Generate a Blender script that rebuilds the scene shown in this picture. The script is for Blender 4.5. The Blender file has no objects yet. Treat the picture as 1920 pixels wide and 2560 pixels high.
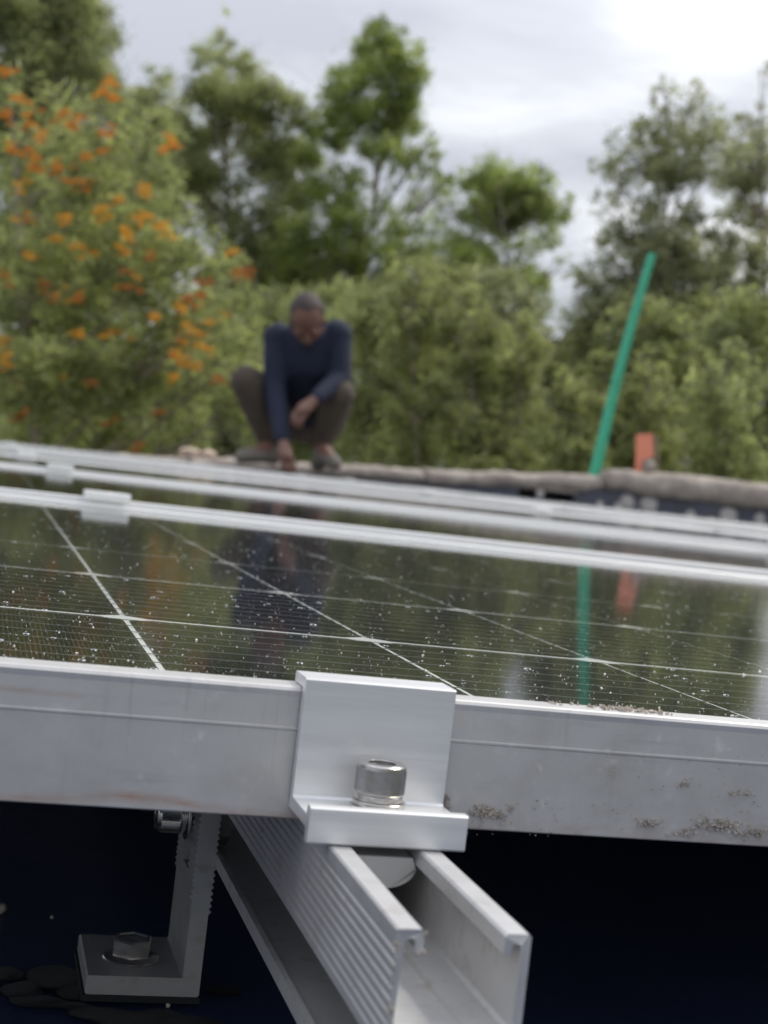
import bpy, bmesh, math, random
import numpy as np
from mathutils import Matrix, Vector, noise as mnoise
random.seed(7); rng = np.random.default_rng(7)
S = bpy.context.scene
C = S.collection

# ------------------------------------------------------------------ frames of reference
# "array" coordinates: X along the front edge of the solar array, Y away up the roof, Z normal to the panels.
# GT turns them into the world, where Z is up (the roof slopes gently).
RC = np.array([[0.9609496822460052, -0.2500727525109466, 0.11848766451782902],
               [0.10937352646766085, -0.0500844883552953, -0.9927381204195869],
               [0.2541911483496596, 0.9669307950819324, -0.020777334354873826]])
TC = np.array([-0.05517661, -0.56431313, 0.0584721])
FPX = 3819.9
up = -RC[1]; up = up/np.linalg.norm(up)
yw = np.array([0, 1., 0]) - up[1]*up; yw /= np.linalg.norm(yw)
xw = np.cross(yw, up)
G3 = np.array([xw, yw, up])
G = Matrix([list(G3[0])+[0], list(G3[1])+[0], list(G3[2])+[0], [0, 0, 0, 1]])
CAM = G3@TC
RW = RC@G3.T            # world -> camera rows

def at(u, v, d):
    """world point seen at photo pixel (u, v) at depth d metres in front of the camera"""
    c = np.array([(u-960)/FPX, (v-1280)/FPX, 1.0])*d
    return Vector((CAM + RW.T@c).tolist())
def ad(x, y, d):        # same, in the coordinates of a 1659 px wide view
    return at(x*1.15732, y*1.15732, d)

# ------------------------------------------------------------------ camera
cd = bpy.data.cameras.new('camera'); cam = bpy.data.objects.new('camera', cd); C.objects.link(cam)
S.camera = cam
m = Matrix.Identity(4)
for i in range(3):
    m[i][0] = RW[0][i]; m[i][1] = -RW[1][i]; m[i][2] = -RW[2][i]; m[i][3] = CAM[i]
cam.matrix_world = m
cd.sensor_fit = 'VERTICAL'; cd.lens = 50.0; cd.sensor_height = 2560/FPX*50.0
cd.clip_start = 0.01; cd.clip_end = 3000
cd.dof.use_dof = True; cd.dof.focus_distance = 0.50; cd.dof.aperture_fstop = 50/2.7

# ------------------------------------------------------------------ world: overcast sky over a Nishita base, and a weak wide sun
SUN_AZ = math.radians(76)      # clockwise from +Y (behind the scene, to the right)
SUN_EL = math.radians(48)
sund = Vector((math.sin(SUN_AZ)*math.cos(SUN_EL), math.cos(SUN_AZ)*math.cos(SUN_EL), math.sin(SUN_EL)))
W = bpy.data.worlds.new('World'); S.world = W; W.use_nodes = True
nt = W.node_tree; nt.nodes.clear()
def N(nt, t, **k):
    n = nt.nodes.new(t)
    for a, b in k.items():
        if a == 'ins':
            for kk, vv in b.items(): n.inputs[kk].default_value = vv
        else: setattr(n, a, b)
    return n
def L(nt, a, b): nt.links.new(a, b)
def MATH(nt, op, a, b=None, c=None, clamp=False):
    n = nt.nodes.new('ShaderNodeMath'); n.operation = op; n.use_clamp = clamp
    for i, q in enumerate((a, b, c)):
        if q is None: continue
        if isinstance(q, (int, float)): n.inputs[i].default_value = q
        else: nt.links.new(q, n.inputs[i])
    return n.outputs[0]
sky = N(nt, 'ShaderNodeTexSky', sky_type='NISHITA', sun_disc=False, sun_elevation=SUN_EL, sun_rotation=SUN_AZ)
tc = N(nt, 'ShaderNodeTexCoord')
sep = N(nt, 'ShaderNodeSeparateXYZ'); L(nt, tc.outputs['Generated'], sep.inputs[0])
zz = MATH(nt, 'ADD', MATH(nt, 'MAXIMUM', sep.outputs[2], 0.0), 0.22)
cmb = N(nt, 'ShaderNodeCombineXYZ')
L(nt, MATH(nt, 'DIVIDE', sep.outputs[0], zz), cmb.inputs[0]); L(nt, MATH(nt, 'DIVIDE', sep.outputs[1], zz), cmb.inputs[1])
mp = N(nt, 'ShaderNodeMapping'); mp.inputs['Location'].default_value = (3.1, 1.7, 0.4); mp.inputs['Rotation'].default_value = (0, 0, -0.75)
mp.inputs['Scale'].default_value = (1.0, 1.5, 1.0)
L(nt, cmb.outputs[0], mp.inputs[0])
nz = N(nt, 'ShaderNodeTexNoise', ins={'Scale': 1.5, 'Detail': 6.0, 'Roughness': 0.52, 'Distortion': 0.25}); L(nt, mp.outputs[0], nz.inputs['Vector'])
sunv = N(nt, 'ShaderNodeCombineXYZ', ins={0: math.sin(math.radians(55))*math.cos(0.16), 1: math.cos(math.radians(55))*math.cos(0.16), 2: math.sin(0.16)})
dot = N(nt, 'ShaderNodeVectorMath', operation='DOT_PRODUCT'); L(nt, tc.outputs['Generated'], dot.inputs[0]); L(nt, sunv.outputs[0], dot.inputs[1])
glow = MATH(nt, 'POWER', MATH(nt, 'MAXIMUM', dot.outputs['Value'], 0.0), 4.0)
fac = MATH(nt, 'ADD', MATH(nt, 'MULTIPLY', MATH(nt, 'SUBTRACT', nz.outputs[0], 0.5), 2.7), MATH(nt, 'ADD', MATH(nt, 'MULTIPLY', glow, 0.55), 0.03), clamp=False)
ramp = N(nt, 'ShaderNodeValToRGB'); L(nt, fac, ramp.inputs[0])
e = ramp.color_ramp.elements; e[0].position = 0.0; e[0].color = (0.29, 0.30, 0.33, 1); e[1].position = 0.85; e[1].color = (0.67, 0.665, 0.66, 1)
e2 = ramp.color_ramp.elements.new(0.38); e2.color = (0.40, 0.408, 0.435, 1)
skm = N(nt, 'ShaderNodeVectorMath', operation='SCALE'); L(nt, sky.outputs[0], skm.inputs[0]); skm.inputs['Scale'].default_value = 0.1
mx = N(nt, 'ShaderNodeMix', data_type='RGBA'); mx.inputs[0].default_value = 0.93
L(nt, skm.outputs[0], mx.inputs[6]); L(nt, ramp.outputs[0], mx.inputs[7])
ov = N(nt, 'ShaderNodeVectorMath', operation='SCALE'); L(nt, mx.outputs[2], ov.inputs[0]); L(nt, MATH(nt, 'ADD', 0.92, MATH(nt, 'MULTIPLY', MATH(nt, 'MAXIMUM', sep.outputs[2], 0.0), 1.7)), ov.inputs['Scale'])
bg = N(nt, 'ShaderNodeBackground'); bg.inputs[1].default_value = 1.0; L(nt, ov.outputs[0], bg.inputs[0])
L(nt, bg.outputs[0], N(nt, 'ShaderNodeOutputWorld').inputs[0])

sl = bpy.data.lights.new('sun', 'SUN'); sl.energy = 1.5; sl.angle = math.radians(16); sl.color = (1.0, 0.93, 0.84)
so = bpy.data.objects.new('sun', sl); C.objects.link(so); so.rotation_euler = (-sund).to_track_quat('-Z', 'Y').to_euler()
S.view_settings.view_transform = 'Standard'; S.view_settings.look = 'None'; S.view_settings.exposure = 0.62; S.view_settings.gamma = 1.0
S.render.engine = 'CYCLES'
S.cycles.max_bounces = 8; S.cycles.transparent_max_bounces = 12; S.cycles.use_denoising = True

# ------------------------------------------------------------------ materials
MATS = {}
def mat(name, col, rough=0.6, metal=0.0, var=0.0, vscale=40, bump=0.0, bscale=200, dirt=None, dirt_scale=30, dirt_amt=0.0, stretch=(1, 1, 1), spec=0.5, rvar=0.0, coat=0.0):
    M = bpy.data.materials.new(name); M.use_nodes = True; t = M.node_tree; MATS[name] = M
    p = t.nodes['Principled BSDF']; p.inputs['Roughness'].default_value = rough; p.inputs['Metallic'].default_value = metal
    p.inputs['Specular IOR Level'].default_value = spec; p.inputs['Coat Weight'].default_value = coat
    tc = N(t, 'ShaderNodeTexCoord'); mp = N(t, 'ShaderNodeMapping'); mp.inputs['Scale'].default_value = stretch; L(t, tc.outputs['Object'], mp.inputs[0])
    n1 = N(t, 'ShaderNodeTexNoise', ins={'Scale': vscale, 'Detail': 5.0, 'Roughness': 0.6}); L(t, mp.outputs[0], n1.inputs['Vector'])
    r = N(t, 'ShaderNodeMix', data_type='RGBA'); r.inputs[6].default_value = tuple(c*(1-var) for c in col)+(1,); r.inputs[7].default_value = tuple(min(1, c*(1+var)) for c in col)+(1,)
    L(t, n1.outputs[0], r.inputs[0]); out = r.outputs[2]
    if dirt:
        n2 = N(t, 'ShaderNodeTexNoise', ins={'Scale': dirt_scale, 'Detail': 8.0, 'Roughness': 0.65}); L(t, mp.outputs[0], n2.inputs['Vector'])
        f = MATH(t, 'MULTIPLY', MATH(t, 'SUBTRACT', n2.outputs[0], 0.62-dirt_amt*0.3), 6.0, clamp=True)
        f = MATH(t, 'MULTIPLY', f, 0.8)
        q = N(t, 'ShaderNodeMix', data_type='RGBA'); L(t, f, q.inputs[0]); L(t, out, q.inputs[6]); q.inputs[7].default_value = dirt+(1,)
        out = q.outputs[2]
        L(t, MATH(t, 'MULTIPLY', MATH(t, 'SUBTRACT', 1.0, f), metal), p.inputs['Metallic'])
    L(t, out, p.inputs['Base Color'])
    if rvar:
        L(t, MATH(t, 'ADD', rough-rvar/2, MATH(t, 'MULTIPLY', n1.outputs[0], rvar)), p.inputs['Roughness'])
    if bump:
        n3 = N(t, 'ShaderNodeTexNoise', ins={'Scale': bscale, 'Detail': 6.0, 'Roughness': 0.6}); L(t, mp.outputs[0], n3.inputs['Vector'])
        b = N(t, 'ShaderNodeBump'); b.inputs['Strength'].default_value = 1.0; b.inputs['Distance'].default_value = bump; L(t, n3.outputs[0], b.inputs['Height']); L(t, b.outputs[0], p.inputs['Normal'])
    return M

def frame_material():
    """matt anodised aluminium with clay smears, rubbed streaks and chalky spots (array coordinates)"""
    M = mat('anodised_frame', (0.60, 0.59, 0.57), 0.40, 0.45, 0.08, 60, 0.00002, 900, rvar=0.12); t = M.node_tree; p = t.nodes['Principled BSDF']
    base = p.inputs['Base Color'].links[0].from_socket
    tc = N(t, 'ShaderNodeTexCoord'); sp = N(t, 'ShaderNodeSeparateXYZ'); L(t, tc.outputs['Object'], sp.inputs[0])
    X, Y, Z = sp.outputs
    def noise(scale, st, det=6, rough=0.6, loc=(0, 0, 0)):
        mp = N(t, 'ShaderNodeMapping'); mp.inputs['Scale'].default_value = st; mp.inputs['Location'].default_value = loc; L(t, tc.outputs['Object'], mp.inputs[0])
        n = N(t, 'ShaderNodeTexNoise', ins={'Scale': scale, 'Detail': det, 'Roughness': rough}); L(t, mp.outputs[0], n.inputs['Vector']); return n.outputs[0]
    def layer(col, f, base):
        q = N(t, 'ShaderNodeMix', data_type='RGBA'); L(t, f, q.inputs[0]); L(t, base, q.inputs[6]); q.inputs[7].default_value = col+(1,); return q.outputs[2]
    # a wavy clay smear along the lower edge, left of the clamp
    arc = MATH(t, 'MULTIPLY', MATH(t, 'SINE', MATH(t, 'ADD', MATH(t, 'MULTIPLY', X, 75.0), 2.2)), 0.0016)
    arc = MATH(t, 'ADD', arc, MATH(t, 'MULTIPLY', MATH(t, 'SUBTRACT', noise(30, (1, .1, 1)), 0.5), 0.004))
    dz = MATH(t, 'ABSOLUTE', MATH(t, 'SUBTRACT', Z, MATH(t, 'ADD', arc, -0.0318)))
    f1 = MATH(t, 'SUBTRACT', 1.0, MATH(t, 'DIVIDE', dz, 0.0020), clamp=True)
    f1 = MATH(t, 'MULTIPLY', f1, MATH(t, 'MULTIPLY', MATH(t, 'SUBTRACT', noise(160, (.25, .2, 1)), 0.36), 4.0, clamp=True))
    f1 = MATH(t, 'MULTIPLY', f1, MATH(t, 'LESS_THAN', X, 0.036)); f1 = MATH(t, 'MULTIPLY', f1, 0.75)
    base = layer((0.36, 0.19, 0.12), f1, base)
    # second smear high on the left
    dz2 = MATH(t, 'ABSOLUTE', MATH(t, 'SUBTRACT', Z, MATH(t, 'ADD', MATH(t, 'MULTIPLY', X, -0.03), -0.0062)))
    f2 = MATH(t, 'MULTIPLY', MATH(t, 'SUBTRACT', 1.0, MATH(t, 'DIVIDE', dz2, 0.0013), clamp=True), MATH(t, 'MULTIPLY', MATH(t, 'SUBTRACT', noise(140, (.2, .2, 1), loc=(3, 0, 0)), 0.42), 4.0, clamp=True))
    f2 = MATH(t, 'MULTIPLY', MATH(t, 'MULTIPLY', f2, MATH(t, 'LESS_THAN', X, 0.0)), 0.7)
    base = layer((0.34, 0.20, 0.13), f2, base)
    # long dark rubbed streaks
    f3 = MATH(t, 'MULTIPLY', MATH(t, 'SUBTRACT', noise(260, (.08, .2, 1.0), det=3, loc=(1, 0, 2)), 0.58), 5.0, clamp=True)
    f3 = MATH(t, 'MULTIPLY', f3, MATH(t, 'MULTIPLY', MATH(t, 'SUBTRACT', noise(18, (1, .3, 1), det=2, loc=(6, 0, 0)), 0.45), 5.0, clamp=True)); f3 = MATH(t, 'MULTIPLY', f3, 0.5)
    base = layer((0.24, 0.24, 0.25), f3, base)
    # chalky pale spots and splashes
    f4 = MATH(t, 'MULTIPLY', MATH(t, 'SUBTRACT', noise(190, (1, 1, 1), det=8, rough=.7, loc=(2, 5, 1)), 0.56), 9.0, clamp=True)
    f4 = MATH(t, 'MULTIPLY', f4, MATH(t, 'MULTIPLY', MATH(t, 'SUBTRACT', noise(35, (1, 1, 1), det=3, loc=(9, 1, 0)), 0.42), 4.0, clamp=True)); f4 = MATH(t, 'MULTIPLY', f4, 0.8)
    base = layer((0.72, 0.71, 0.68), f4, base)
    f6 = MATH(t, 'MULTIPLY', MATH(t, 'SUBTRACT', noise(38, (1, 1, 1.4), det=7, rough=.68, loc=(4, 2, 7)), 0.47), 5.0, clamp=True)
    f6 = MATH(t, 'MULTIPLY', f6, 0.42); base = layer((0.44, 0.42, 0.385), f6, base)
    f7 = MATH(t, 'MULTIPLY', MATH(t, 'SUBTRACT', noise(340, (1, 1, .05), det=3, loc=(1, 2, 3)), 0.56), 6.0, clamp=True)
    f7 = MATH(t, 'MULTIPLY', f7, MATH(t, 'MULTIPLY', MATH(t, 'SUBTRACT', noise(22, (1, 1, .6), det=2, loc=(8, 0, 0)), 0.48), 6.0, clamp=True)); f7 = MATH(t, 'MULTIPLY', f7, 0.35)
    base = layer((0.38, 0.36, 0.33), f7, base)
    # earth collected along the lower edge right of the clamp
    f5 = MATH(t, 'SUBTRACT', 1.0, MATH(t, 'DIVIDE', MATH(t, 'ADD', Z, 0.0336), 0.0045), clamp=True)
    f5 = MATH(t, 'MULTIPLY', MATH(t, 'MULTIPLY', f5, MATH(t, 'MULTIPLY', MATH(t, 'SUBTRACT', noise(120, (.6, 1, 1), det=8), 0.40), 5.0, clamp=True)), MATH(t, 'GREATER_THAN', X, 0.07)); f5 = MATH(t, 'MULTIPLY', f5, 0.7)
    base = layer((0.33, 0.25, 0.20), f5, base)
    L(t, base, p.inputs['Base Color'])
    tot = MATH(t, 'ADD', MATH(t, 'ADD', f1, f2), MATH(t, 'ADD', f4, f5), clamp=True)
    L(t, MATH(t, 'MULTIPLY', MATH(t, 'SUBTRACT', 1.0, tot), 0.45), p.inputs['Metallic'])
    return M
M_frame = frame_material()
M_frame_lit = mat('lit_frame', (0.86, 0.86, 0.85), 0.4, 0.25, 0.05, 60)  # lit copy of the frame metal: stronger light away from the front bar, as colour
M_clamp = mat('mill_aluminium', (0.80, 0.80, 0.79), 0.36, 0.5, 0.12, 260, 0.00003, 900, dirt=(0.54, 0.54, 0.54), dirt_scale=120, dirt_amt=0.28, stretch=(0.05, 1, 1), rvar=0.2)
M_rail = mat('rail_aluminium', (0.58, 0.575, 0.565), 0.42, 0.45, 0.10, 90, 0.00004, 500, dirt=(0.36, 0.33, 0.29), dirt_scale=110, dirt_amt=0.26, rvar=0.2)
M_foot = mat('dull_cast_aluminium', (0.42, 0.42, 0.41), 0.5, 0.6, 0.15, 200, 0.00008, 900, dirt=(0.30, 0.24, 0.17), dirt_scale=90, dirt_amt=0.25)
M_steel = mat('stainless_steel', (0.55, 0.53, 0.50), 0.22, 1.0, 0.2, 300, 0.00005, 900, rvar=0.15)
M_socket = mat('dark_socket', (0.08, 0.08, 0.08), 0.5, 0.8, 0.1)
M_roof = mat('navy_roof_coating', (0.022, 0.034, 0.080), 0.36, 0.0, 0.35, 14, 0.0012, 25, dirt=(0.035, 0.037, 0.045), dirt_scale=30, dirt_amt=0.05, rvar=0.2)
M_sealant = mat('brown_sealant', (0.013, 0.012, 0.014), 0.5, 0.0, 0.8, 120, 0.002, 220)
M_rubber_shade = mat('black_rubber_and_hole_shade', (0.008, 0.009, 0.012), 0.6, 0.0, 0.2)
M_back = mat('white_backsheet', (0.88, 0.88, 0.86), 0.6, 0.0, 0.03, spec=0.0)
M_ribbon = mat('tinned_ribbon', (0.34, 0.34, 0.33), 0.35, 0.3, 0.6, 900, 0.0002, 600, rvar=0.3, spec=0.1)
M_cement = mat('mortar_coping', (0.31, 0.27, 0.235), 0.9, 0.0, 0.35, 9, 0.02, 14, dirt=(0.50, 0.44, 0.38), dirt_scale=7, dirt_amt=0.3)
M_bitumen = mat('blue_grey_render', (0.095, 0.10, 0.13), 0.7, 0.0, 0.4, 7, 0.01, 20, dirt=(0.24, 0.24, 0.25), dirt_scale=9, dirt_amt=0.15)
M_patch = mat('pale_mortar', (0.52, 0.49, 0.47), 0.9, 0.0, 0.2, 20, 0.01, 30)
M_stone = mat('cream_stone', (0.58, 0.46, 0.36), 0.85, 0.0, 0.2, 12, 0.01, 20)
M_green = mat('green_paint', (0.05, 0.43, 0.25), 0.45, 0.0, 0.12, 9)
M_orange = mat('orange_plastic', (0.85, 0.29, 0.18), 0.5, 0.0, 0.12, 12)
M_wall = mat('plaster_wall', (0.35, 0.31, 0.26), 0.9, 0.0, 0.2, 2, 0.01, 20)
M_ground = mat('grass_ground', (0.06, 0.075, 0.03), 0.95, 0.0, 0.5, 0.6, 0.05, 3, dirt=(0.16, 0.11, 0.07), dirt_scale=0.25, dirt_amt=0.2)
M_bark = mat('bark', (0.24, 0.20, 0.16), 0.9, 0.0, 0.35, 8, 0.01, 20, stretch=(1, 1, .3))
M_crumb = mat('dried_mud', (0.40, 0.35, 0.30), 0.9, 0.0, 0.55, 300, 0.0002, 900)
M_dust = mat('pale_grit', (0.72, 0.70, 0.64), 0.8, 0.0, 0.3, 300)
M_skin = mat('dark_skin', (0.19, 0.095, 0.07), 0.5, 0.0, 0.15, 30)
M_shirt = mat('navy_cotton', (0.012, 0.017, 0.040), 0.85, 0.0, 0.25, 18, 0.004, 22)
M_trouser = mat('brown_cotton', (0.085, 0.066, 0.050), 0.9, 0.0, 0.25, 14, 0.005, 18)
M_shoe = mat('grey_canvas', (0.20, 0.18, 0.15), 0.85, 0.0, 0.25, 30, 0.002, 60)
M_sole = mat('dark_sole', (0.03, 0.03, 0.03), 0.8)
M_hair = mat('cropped_hair', (0.055, 0.038, 0.034), 0.7, 0.0, 0.3, 80, 0.002, 300)
M_eye = mat('eyelid', (0.10, 0.05, 0.04), 0.5)

# solar cell: near-black silicon with fine silver fingers
M_cell = bpy.data.materials.new('solar_cell'); M_cell.use_nodes = True; t = M_cell.node_tree; p = t.nodes['Principled BSDF']
tc = N(t, 'ShaderNodeTexCoord'); sp = N(t, 'ShaderNodeSeparateXYZ'); L(t, tc.outputs['Object'], sp.inputs[0])
fr = MATH(t, 'FRACT', MATH(t, 'MULTIPLY', MATH(t, 'ADD', sp.outputs[0], 5.0), 1/0.00150))
line = MATH(t, 'LESS_THAN', MATH(t, 'ABSOLUTE', MATH(t, 'SUBTRACT', fr, 0.5)), 0.06)
nn = N(t, 'ShaderNodeTexNoise', ins={'Scale': 400.0, 'Detail': 4.0}); L(t, tc.outputs['Object'], nn.inputs['Vector'])
line = MATH(t, 'MULTIPLY', line, MATH(t, 'MULTIPLY', MATH(t, 'SUBTRACT', nn.outputs[0], 0.3), 2.4, clamp=True))
q = N(t, 'ShaderNodeMix', data_type='RGBA'); L(t, line, q.inputs[0]); q.inputs[6].default_value = (0.010, 0.011, 0.016, 1); q.inputs[7].default_value = (0.24, 0.24, 0.23, 1)
L(t, q.outputs[2], p.inputs['Base Color']); p.inputs['Roughness'].default_value = 0.6; p.inputs['Specular IOR Level'].default_value = 0.0
# cover glass: fresnel mirror over clear
M_glass = bpy.data.materials.new('cover_glass'); M_glass.use_nodes = True; t = M_glass.node_tree; t.nodes.clear()
geo = N(t, 'ShaderNodeNewGeometry'); ior = MATH(t, 'ADD', 1.36, MATH(t, 'MULTIPLY', geo.outputs['Backfacing'], 1/1.36-1.36))
frn = N(t, 'ShaderNodeFresnel'); L(t, ior, frn.inputs[0])
gl = N(t, 'ShaderNodeBsdfAnisotropic' if False else 'ShaderNodeBsdfGlossy'); gl.inputs['Roughness'].default_value = 0.06
tc = N(t, 'ShaderNodeTexCoord')
n1 = N(t, 'ShaderNodeTexNoise', ins={'Scale': 55.0, 'Detail': 3.0}); L(t, tc.outputs['Object'], n1.inputs['Vector'])
bp = N(t, 'ShaderNodeBump'); bp.inputs['Distance'].default_value = 0.000008; L(t, n1.outputs[0], bp.inputs['Height']); L(t, bp.outputs[0], gl.inputs['Normal'])
tr = N(t, 'ShaderNodeBsdfTransparent'); tr.inputs[0].default_value = (0.93, 0.95, 0.94, 1)
# faint dust film, patchy
df = N(t, 'ShaderNodeBsdfDiffuse'); df.inputs[0].default_value = (0.45, 0.43, 0.38, 1)
n2 = N(t, 'ShaderNodeTexNoise', ins={'Scale': 9.0, 'Detail': 7.0, 'Roughness': .65}); L(t, tc.outputs['Object'], n2.inputs['Vector'])
ff = MATH(t, 'ADD', 0.014, MATH(t, 'MULTIPLY', MATH(t, 'SUBTRACT', n2.outputs[0], 0.5), 0.12, clamp=True))
m1 = N(t, 'ShaderNodeMixShader'); L(t, ff, m1.inputs[0]); L(t, tr.outputs[0], m1.inputs[1]); L(t, df.outputs[0], m1.inputs[2])
m2 = N(t, 'ShaderNodeMixShader'); L(t, frn.outputs[0], m2.inputs[0]); L(t, m1.outputs[0], m2.inputs[1]); L(t, gl.outputs[0], m2.inputs[2])
L(t, m2.outputs[0], N(t, 'ShaderNodeOutputMaterial').inputs[0])
# water
M_water = bpy.data.materials.new('water_drop'); M_water.use_nodes = True; p = M_water.node_tree.nodes['Principled BSDF']
p.inputs['Transmission Weight'].default_value = 1.0; p.inputs['IOR'].default_value = 1.33; p.inputs['Roughness'].default_value = 0.02; p.inputs['Base Color'].default_value = (.95, .96, 1, 1)

def leaf_material(name, dark, light, tint=None):
    M = bpy.data.materials.new(name); M.use_nodes = True; t = M.node_tree; t.nodes.clear()
    a = N(t, 'ShaderNodeAttribute', attribute_name='tone')
    r = N(t, 'ShaderNodeMix', data_type='RGBA'); L(t, a.outputs['Fac'], r.inputs[0]); r.inputs[6].default_value = dark+(1,); r.inputs[7].default_value = light+(1,)
    p = N(t, 'ShaderNodeBsdfPrincipled'); L(t, r.outputs[2], p.inputs['Base Color']); p.inputs['Roughness'].default_value = 0.5
    tl = N(t, 'ShaderNodeBsdfTranslucent'); g = N(t, 'ShaderNodeVectorMath', operation='MULTIPLY'); L(t, r.outputs[2], g.inputs[0]); g.inputs[1].default_value = (1.12, 1.15, 0.85); L(t, g.outputs[0], tl.inputs[0])
    mm = N(t, 'ShaderNodeMixShader'); mm.inputs[0].default_value = 0.55; L(t, p.outputs[0], mm.inputs[1]); L(t, tl.outputs[0], mm.inputs[2])
    L(t, mm.outputs[0], N(t, 'ShaderNodeOutputMaterial').inputs[0]); return M
M_leaf = {
 'euc': leaf_material('eucalyptus_leaf', (0.12, 0.135, 0.075), (0.56, 0.60, 0.30)),
 'bright': leaf_material('bright_leaf', (0.09, 0.115, 0.045), (0.50, 0.58, 0.19)),
 'grey': leaf_material('grey_green_leaf', (0.13, 0.14, 0.085), (0.56, 0.58, 0.36)),
 'grev': leaf_material('silky_oak_leaf', (0.11, 0.13, 0.06), (0.58, 0.62, 0.28)),
 'shrub': leaf_material('shrub_leaf', (0.13, 0.14, 0.065), (0.50, 0.53, 0.25)),
}
M_flower = [leaf_material('orange_blossom', (0.42, 0.14, 0.02), (0.85, 0.34, 0.04)), leaf_material('golden_blossom', (0.50, 0.23, 0.03), (0.90, 0.48, 0.06)), leaf_material('rusty_blossom', (0.30, 0.10, 0.025), (0.55, 0.20, 0.05))]

# ------------------------------------------------------------------ object helpers
ARRAY_ROOTS = []     # top-level objects given in array coordinates, turned by GT at the end
def tag(o, label=None, cat=None, group=None, kind=None):
    if label: o['label'] = label
    if cat: o['category'] = cat
    if group: o['group'] = group
    if kind: o['kind'] = kind
    return o
def empty(name, loc=(0, 0, 0), array=True, **k):
    o = bpy.data.objects.new(name, None); C.objects.link(o); o.location = loc; o.empty_display_size = 0.05
    if array: ARRAY_ROOTS.append(o)
    return tag(o, **k)
def link(name, me, m=None, parent=None, array=True, **k):
    o = bpy.data.objects.new(name, me); C.objects.link(o)
    if m is not None and not me.materials: me.materials.append(m)
    if parent: o.parent = parent
    elif array: ARRAY_ROOTS.append(o)
    return tag(o, **k)
def bm_mesh(name, bm, smooth=False, bevel=0, ang=None):
    if bevel: bmesh.ops.bevel(bm, geom=[e for e in bm.edges if len(e.link_faces) == 2 and e.calc_face_angle(0) > 0.5], offset=bevel, segments=2, affect='EDGES', profile=0.5, clamp_overlap=True)
    bmesh.ops.recalc_face_normals(bm, faces=bm.faces)
    me = bpy.data.meshes.new(name); bm.to_mesh(me); bm.free()
    if smooth:
        for p in me.polygons: p.use_smooth = True
        if ang: me.set_sharp_from_angle(angle=ang)
    return me
def box(bm, x0, x1, y0, y1, z0, z1):
    v = [bm.verts.new(c) for c in [(x0, y0, z0), (x1, y0, z0), (x1, y1, z0), (x0, y1, z0), (x0, y0, z1), (x1, y0, z1), (x1, y1, z1), (x0, y1, z1)]]
    for f in ((0, 3, 2, 1), (4, 5, 6, 7), (0, 1, 5, 4), (1, 2, 6, 5), (2, 3, 7, 6), (3, 0, 4, 7)): bm.faces.new([v[i] for i in f])
    return v
def prism(bm, pts, a0, a1, axis='y'):
    """closed outline pts swept along an axis; pts are (x,z) for 'y', (y,z) for 'x', (x,y) for 'z'"""
    def P(p, a): return {'y': (p[0], a, p[1]), 'x': (a, p[0], p[1]), 'z': (p[0], p[1], a)}[axis]
    A = [bm.verts.new(P(p, a0)) for p in pts]; B = [bm.verts.new(P(p, a1)) for p in pts]; n = len(pts)
    for i in range(n): bm.faces.new((A[i], A[(i+1) % n], B[(i+1) % n], B[i]))
    bm.faces.new(A); bm.faces.new(B[::-1])
def lathe(bm, prof, seg=32, M=Matrix.Identity(4), rfun=None):
    rings = []
    for r, z in prof:
        ring = []
        for i in range(seg):
            a = 2*math.pi*i/seg; rr = r*(rfun(i, z) if rfun else 1)
            ring.append(bm.verts.new(M@Vector((rr*math.cos(a), rr*math.sin(a), z))))
        rings.append(ring)
    for a, b in zip(rings, rings[1:]):
        for i in range(seg): bm.faces.new((a[i], a[(i+1) % seg], b[(i+1) % seg], b[i]))
    bm.faces.new(rings[0][::-1]); bm.faces.new(rings[-1])
def tube(bm, pts, rad, seg=8):
    rings = []; pts = [Vector(p) for p in pts]
    for i, p in enumerate(pts):
        d = (pts[min(i+1, len(pts)-1)]-pts[max(i-1, 0)]).normalized()
        a = d.cross(Vector((0, 0, 1)) if abs(d.z) < .9 else Vector((1, 0, 0))).normalized(); b = d.cross(a)
        rings.append([bm.verts.new(p+(a*math.cos(2*math.pi*k/seg)+b*math.sin(2*math.pi*k/seg))*rad[i]) for k in range(seg)])
    for a, b in zip(rings, rings[1:]):
        for i in range(seg): bm.faces.new((a[i], a[(i+1) % seg], b[(i+1) % seg], b[i]))
    bm.faces.new(rings[0][::-1]); bm.faces.new(rings[-1])
def quads_mesh(name, V, tone=None, nper=4, faces=None):
    """V: (n, nper, 3) array of separate polygons"""
    n = len(V); me = bpy.data.meshes.new(name)
    me.vertices.add(n*nper); me.vertices.foreach_set('co', V.reshape(-1).astype(np.float32))
    me.loops.add(n*nper); me.loops.foreach_set('vertex_index', np.arange(n*nper, dtype=np.int32))
    me.polygons.add(n); me.polygons.foreach_set('loop_start', np.arange(0, n*nper, nper, dtype=np.int32)); me.polygons.foreach_set('loop_total', np.full(n, nper, dtype=np.int32))
    if tone is not None:
        at_ = me.attributes.new('tone', 'FLOAT', 'POINT'); at_.data.foreach_set('value', np.repeat(tone, nper).astype(np.float32))
    me.update(); return me

# ================================================================== SETTING
gz = -3.3
bm = bmesh.new()
v = [bm.verts.new((x, y, gz)) for x, y in ((-1500, -1500), (1500, -1500), (1500, 1500), (-1500, 1500))]; bm.faces.new(v)
link('ground', bm_mesh('ground', bm), M_ground, array=False, kind='structure', label='flat grassy ground round the building')

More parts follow.
